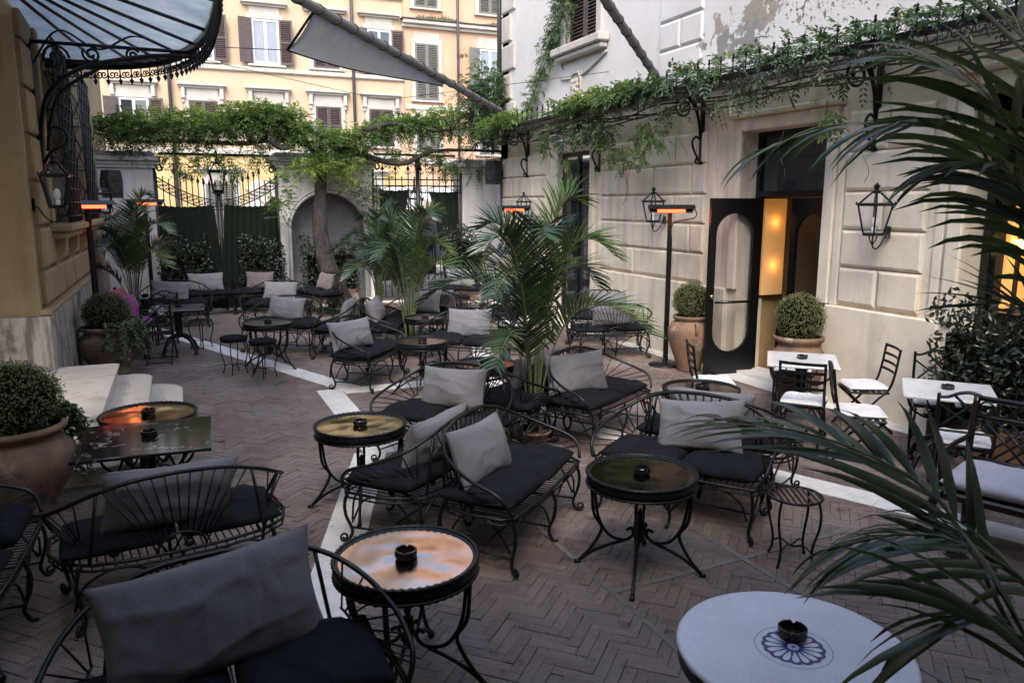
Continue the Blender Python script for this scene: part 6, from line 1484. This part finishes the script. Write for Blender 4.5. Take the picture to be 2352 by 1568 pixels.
vine_mass(kv, ['vine_d', 'vine'], [Vector((6.55, y, 3.72)) for y in (9.8, 9.0, 8.0, 7.0, 6.0)], (.2, .4, .12), 110, .18, .065, up=-.3)
for (u0, v0, v1, k) in ((1300, 350, 430, 26), (1430, 330, 385, 30), (1465, 300, 370, 34), (1395, 300, 365, 30), (1515, 300, 335, 14), (1900, 230, 300, 22), (1490, 280, 330, 26), (1250, 330, 350, 20)):
    a = onx(u0, v0, 6.55); b = onx(u0+3, v1, 6.55); stems(kv, 'tendril', [[a, a.lerp(b, .5)+Vector((.03,.05,0)), b]], .006); vine_mass(kv, ['vine', 'vine_b'], [a, b], (.08, .10, .08), k, .14, .065, up=-.4)
for (u0, v0, u1, v1) in ((1610, 320, 1600, 380), (1445, 370, 1438, 450), (1460, 360, 1430, 470), (1800, 300, 1795, 420), (1920, 260, 1915, 330), (1560, 300, 1575, 360), (1990, 280, 1985, 420), (1720, 300, 1715, 390)):
    a, b = onx(u0, v0, 6.6), onx(u1, v1, 6.62); m = MB(); m.tube(spline([a, a.lerp(b, .4)+Vector((0,.06,0)), a.lerp(b, .8)-Vector((0,.05,0)), b]), .004, 4); m.build('tendril', M['vinestem'], kv)
# ---- palms
def frond(m, ctrl, nl, L_, W_, droop=.5, start=.22, vfold=.35, spread=62, seed=0, taper=.30):
    rr = random.Random(seed); P = bez(*ctrl, 40) if len(ctrl) == 4 else ctrl
    for i in range(nl):
        t = start + (1-start)*((i+.5)/nl); f = t*40; k = min(int(f), 39); c = P[k].lerp(P[k+1], f-k); T = (P[k+1]-P[k]).normalized()
        sd = T.cross(Vector((0,0,1)))
        if sd.length < .15: sd = T.cross(Vector((1,0,0)))
        sd.normalize(); up = sd.cross(T).normalized()
        qq = (t-start)/(1-start); prof = min(1, .55+qq*2.2)*(1-.62*qq**2.2)
        for s in (-1, 1):
            an = R(spread*(1-taper*(t-start)/(1-start)) + rr.uniform(-5,5)); d = (T*math.cos(an) + sd*s*math.sin(an) + up*(vfold+rr.uniform(-.1,.1))).normalized()
            ll = L_*prof*rr.uniform(.88,1.08); w_ = W_*rr.uniform(.85,1.1); n = 5; p = c.copy(); pts = []
            dd = d.copy()
            for q in range(n+1):
                pts.append(p.copy()); dd = (dd + Vector((0,0,-droop*(.10+.34*q/n))) ).normalized(); p = p + dd*(ll/n)
            nn = d.cross(T); nn = nn.normalized() if nn.length > 1e-4 else up
            b0 = len(m.v)
            for q, pt in enumerate(pts):
                u = q/n; ww = w_*.5*(min(1, .35+u*3.0))*(1-u**2.2)**.9 if q < n else .0008; tq = (pts[min(q+1, n)]-pts[max(q-1, 0)]).normalized(); sx = tq.cross(nn)
                sx = sx.normalized() if sx.length > 1e-4 else T
                sx = (sx*(1) ).normalized(); hh = sx.cross(tq)*ww*.35
                m.v += [tuple(pt+sx*ww+hh), tuple(pt), tuple(pt-sx*ww+hh)]
            for q in range(n): a = b0+q*3; m.f += [(a, a+1, a+4, a+3), (a+1, a+2, a+5, a+4)]
    return P
def palm(label, base, fr, mats, L_, W_, nl, pot=None, group='potted palms', stemr=.012, start=.36, spread=54, dr=(.16,.42)):
    r_ = tag(empty('palm', base), label, 'palm', group); B = Vector(base)
    for i, (ctrl, seed) in enumerate(fr):
        m = MB(); c = [Vector(p)-B for p in ctrl]; P = frond(m, c, nl, L_*rp.uniform(.88,1.1), W_, seed=seed, droop=rp.uniform(*dr), start=start, spread=spread); mt = mats[0] if (i % 5) else mats[-1]
        o = m.build('frond', M[mt], r_); s = MB(); s.tube(P[::2], [stemr*(1-.8*k/20) for k in range(21)], 6); s.build('stalk', M['stem'], o)
    if pot:
        m = MB(); h, rad = pot; m.lathe([(.0,.0),(rad*.75,0),(rad*.95,h*.85),(rad*1.05,h*.87),(rad*1.05,h),(rad*.93,h),(rad*.9,h*.9),(.0,h*.88)], 28, caps=False); m.build('pot', M['terra'], r_)
    return r_
def auto_fronds(base, n, hgt, reach, seed, z0=.15, tilt=(8, 55)):
    rr = random.Random(seed); B = Vector(base); o = []
    for i in range(n):
        a = 2*math.pi*(i*.382+rr.uniform(-.06,.06)); k = i/n; e = Vector((math.cos(a), math.sin(a), 0)); out = reach*(.35+.65*k)*rr.uniform(.85,1.15); h = hgt*(1.02-.42*k)*rr.uniform(.9,1.08)
        p0 = B + e*.04 + Vector((0,0,z0)); p1 = B + e*out*.12 + Vector((0,0,z0+h*.55)); p2 = B + e*out*.40 + Vector((0,0,z0+h*1.08)); p3 = B + e*out*1.2 + Vector((0,0,z0+h*(.96-.38*k)))
        o.append(((p0, p1, p2, p3), seed*100+i))
    return o
pb = (3.10, 6.62, 0); palm('tall palm in the centre among the benches', pb, auto_fronds(pb, 13, 2.35, 1.05, 3), ['palm', 'palm_y'], .50, .026, 36, (.16, .17))
pb = (3.24, 11.55, 0); palm('smaller potted palm in front of the right gate', pb, auto_fronds(pb, 12, 2.3, 1.1, 8), ['palm', 'palm_y'], .46, .026, 38, (.22, .16))
pb = (3.75, 15.6, 0); palm('dark palm beside the wisteria trunk and niche', pb, auto_fronds(pb, 13, 2.15, 1.0, 12), ['palm', 'palm'], .45, .028, 34, (.3, .24))
pb = (-.80, 15.75, 0); palm('palm by the left gate pillar behind the settle', pb, auto_fronds(pb, 13, 2.3, 1.15, 15), ['palm', 'palm_y'], .48, .030, 34, (.4, .26))
# palms standing just right of the camera; their fronds arch into the picture
def near_palm(label, base, fr):
    r_ = tag(empty('palm', base), label, 'palm', 'foreground palms'); B = Vector(base)
    for k, (pts, nl, L_, W_, spread, droop, vf) in enumerate(fr):
        q = [B + Vector((0,0,.35))] + [atd(u, v, t) for u, v, t in pts]
        a, b = q[0], q[1]; q.insert(1, a.lerp(b, .5) + Vector((0,0,.12)))
        S_ = spline([p-B for p in q], 12); lens = [0]
        for x, y in zip(S_[:-1], S_[1:]): lens.append(lens[-1]+(y-x).length)
        P = []; tot = lens[-1]; kk = 0
        for i in range(41):
            s = tot*i/40
            while kk < len(lens)-2 and lens[kk+1] < s: kk += 1
            f = (s-lens[kk])/max(1e-6, lens[kk+1]-lens[kk]); P.append(S_[kk].lerp(S_[kk+1], min(1, f)))
        st = lens[min(24, len(lens)-1)]/tot
        m = MB(); frond(m, P, nl, L_, W_, droop, st, vf, spread, 40+k, .55); o = m.build('frond', M['palm_n'], r_)
        s = MB(); s.tube(P[::2], [.011*(1-.75*q_/20) for q_ in range(21)], 6); s.build('stalk', M['stem'], o)
    m = MB(); m.lathe([(.0,.0),(.19,0),(.24,.34),(.265,.35),(.265,.40),(.235,.40),(.23,.36),(.0,.35)], 28, caps=False); m.build('pot', M['terra'], r_)
near_palm('palm at the right edge whose fronds arch over the upper right corner', (3.55, 1.55, 0),
    [([(2420, 700, 2.9), (2235, 316, 2.75), (2060, 283, 2.8), (1900, 292, 2.9), (1735, 350, 3.0)], 20, .54, .042, 50, .85, .0),
     ([(2460, 600, 2.9), (2400, 250, 2.7), (2330, 40, 2.75), (2230, -90, 2.9)], 17, .82, .040, 74, .30, .1),
     ([(2470, 500, 3.1), (2440, 100, 3.0), (2300, -120, 3.1), (2130, -160, 3.3)], 15, .82, .040, 62, .45, .1),
     ([(2450, 560, 2.6), (2330, 300, 2.45), (2210, 170, 2.5), (2080, 130, 2.6)], 13, .60, .046, 52, .6, .0),
     ([(2440, 640, 2.7), (2340, 430, 2.6), (2240, 370, 2.6), (2130, 390, 2.65)], 10, .50, .044, 48, .85, -.05),
     ([(2480, 900, 2.9), (2420, 760, 2.8), (2330, 700, 2.8), (2230, 700, 2.85)], 8, .50, .030, 30, .25, .05)])
near_palm('low palm in the bottom right corner with fronds over the benches', (2.25, 1.02, 0),
    [([(2300, 1400, 1.95), (2160, 1150, 2.05), (1990, 1042, 2.2), (1817, 986, 2.35), (1640, 962, 2.55)], 15, .52, .042, 40, .42, .05),
     ([(2420, 1420, 1.75), (2250, 1262, 1.8), (2080, 1225, 1.9), (1900, 1262, 2.0)], 13, .42, .028, 44, .62, -.1),
     ([(2430, 1600, 1.5), (2330, 1440, 1.5), (2230, 1410, 1.55), (2110, 1460, 1.62)], 9, .50, .038, 40, .55, -.1)])
# ---- clipped boxwood balls
def ball(nm, loc, rad, label, seed, nleaf=5200, flatz=1.0, ls=.020):
    r_ = tag(empty(nm, loc), label, 'shrub', 'clipped boxwood balls'); m = MB(); rr = random.Random(seed)
    c = MB(); c.lathe([(rad*.90*math.sin(math.pi*i/14), -rad*.90*flatz*math.cos(math.pi*i/14)) for i in range(15)], 24, caps=False); c.build('inner_shade', M['boxcore'], r_)  # near-black core, shade between the leaves put in as colour
    for i in range(nleaf):
        z = rr.uniform(-1, 1); a = rr.uniform(0, 2*math.pi); q = Vector((math.sqrt(1-z*z)*math.cos(a), math.sqrt(1-z*z)*math.sin(a), z)); b = 1 + .07*mnoise.noise(q*3+Vector((seed,0,0))) + .07*mnoise.noise(q*11)
        p = q*rad*b*(rr.uniform(.88,1.015) if rr.random() > .03 else rr.uniform(1.0,1.09)); p.z *= flatz; d = q*.7 + Vector((rr.uniform(-1,1), rr.uniform(-1,1), rr.uniform(-1,1))); leaf(m, p, d, q+rnd()*.5, ls*rr.uniform(.7,1.3), ls*.62, .2)
    tag(m.build('foliage', M['box'], r_, False), kind='stuff'); return r_
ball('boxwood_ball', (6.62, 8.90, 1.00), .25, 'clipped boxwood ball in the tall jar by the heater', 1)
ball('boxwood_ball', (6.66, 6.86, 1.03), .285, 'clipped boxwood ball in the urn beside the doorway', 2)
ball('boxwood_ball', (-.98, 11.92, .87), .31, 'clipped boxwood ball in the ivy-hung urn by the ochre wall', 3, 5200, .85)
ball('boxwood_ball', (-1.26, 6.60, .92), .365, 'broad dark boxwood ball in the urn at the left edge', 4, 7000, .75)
# ---- ivy spilling from the two left urns
def ivy(label, c, rad, zt, n, seed, sector=(0, 6.28), drop=.5):
    r_ = tag(empty('ivy', c), label, 'ivy', 'trailing ivy'); m = MB(); st = MB(); rr = random.Random(seed)
    for i in range(n):
        a = rr.uniform(*sector); e = Vector((math.cos(a), math.sin(a), 0)); L_ = drop*rr.uniform(.4,1.1); out = rr.uniform(.01,.12)
        pts = [e*(rad*.8)+Vector((0,0,zt)), e*(rad*1.02+out*.5)+Vector((0,0,zt+.06)), e*(rad*1.08+out)+Vector((0,0,zt-L_*.5)), e*(rad*1.05+out*1.1)+Vector((rr.uniform(-.06,.06), rr.uniform(-.06,.06), zt-L_))]
        s_ = spline(pts, 7); st.tube(s_, .003, 4)
        for p in s_[2:]:
            for _ in range(2): leaf(m, p+rnd()*.02, e*.6+rnd()*.8+Vector((0,0,-.3)), e+Vector((0,0,.8))+rnd()*.5, rr.uniform(.03,.055), rr.uniform(.03,.05), .12)
    st.build('stem', M['stem'], r_); tag(m.build('foliage', M['ivy'], r_, False), kind='stuff')
ivy('variegated ivy trailing over the urn by the ochre wall', (-.98, 11.92, 0), .34, .68, 64, 1, (-1.6, 1.9), .40)
ivy('dark ivy trailing from the large urn onto the steps', (-1.26, 6.60, 0), .38, .71, 46, 2, (0.2, 1.7), .5)
# ---- laurel hedges
def hedge(label, x0, x1, y0, y1, z0, z1, n, seed, ls=.085):
    r_ = tag(empty('laurel_hedge', ((x0+x1)/2, (y0+y1)/2, 0)), label, 'hedge', 'laurel hedges'); rr = random.Random(seed); m = MB(); C = Vector(r_.location)
    c = MB(); c.box(x0+.16, x1-.06, y0+.16, y1-.06, z0, z1-.6); o = c.build('inner_shade', M['boxcore'], r_, False); o.location = -C  # dark solid block standing in for the shade deep in the hedge
    for i in range(n):
        p = Vector((rr.uniform(x0, x1), y0+(y1-y0)*rr.random()**2, rr.uniform(z0, z1+.12*rr.random()))); w_ = 1 + .4*mnoise.noise(p*2.2)
        if x1-x0 < y1-y0: p.x = x0+(x1-x0)*rr.random()**2; p.y = rr.uniform(y0, y1)
        if p.z > z1-.25+.35*mnoise.noise(Vector((p.x*2.5, p.y*2.5, seed))): continue
        out = Vector((-1,0,0)) if x1-x0 < y1-y0 else Vector((0,-1,0)); leaf(m, p-C, out*.4+rnd()+Vector((0,0,.35)), out+rnd()*.8, ls*rr.uniform(.7,1.25), ls*.42, .15)
    for k in range(6):
        x, y = rr.uniform(x0+.1, x1-.1), rr.uniform(y0+.1, y1-.1)
    tag(m.build('foliage', M['laurel'], r_, False), kind='stuff')
    pl_ = MB(); pl_.bbox(x0+.03, x1-.03, y0+.05, y1-.03, -.0, .34, .02); o = pl_.build('planter', M['terra'], r_, False); o.location = -C
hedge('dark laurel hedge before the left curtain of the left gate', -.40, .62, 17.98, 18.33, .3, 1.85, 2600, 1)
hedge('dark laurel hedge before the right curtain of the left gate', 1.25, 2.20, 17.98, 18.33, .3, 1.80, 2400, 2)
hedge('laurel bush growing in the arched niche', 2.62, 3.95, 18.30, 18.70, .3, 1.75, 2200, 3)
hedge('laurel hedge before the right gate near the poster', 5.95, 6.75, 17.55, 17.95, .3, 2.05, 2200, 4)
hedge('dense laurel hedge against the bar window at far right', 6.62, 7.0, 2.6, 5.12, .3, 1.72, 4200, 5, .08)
# ---- small ground plants at the foot of the wisteria
gp = tag(empty('ground_plants', (3.0, 17.0, 0)), 'low green plants at the foot of the wisteria trunk', 'plants', kind='stuff'); m = MB()
for i in range(500):
    p = Vector((rp.gauss(0, .45), rp.gauss(0, .35), rp.uniform(.02,.28))); leaf(m, p, rnd()+Vector((0,0,.5)), Vector((0,0,1))+rnd()*.4, .06, .03)
tag(m.build('foliage', M['ivy'], gp, False), kind='stuff')
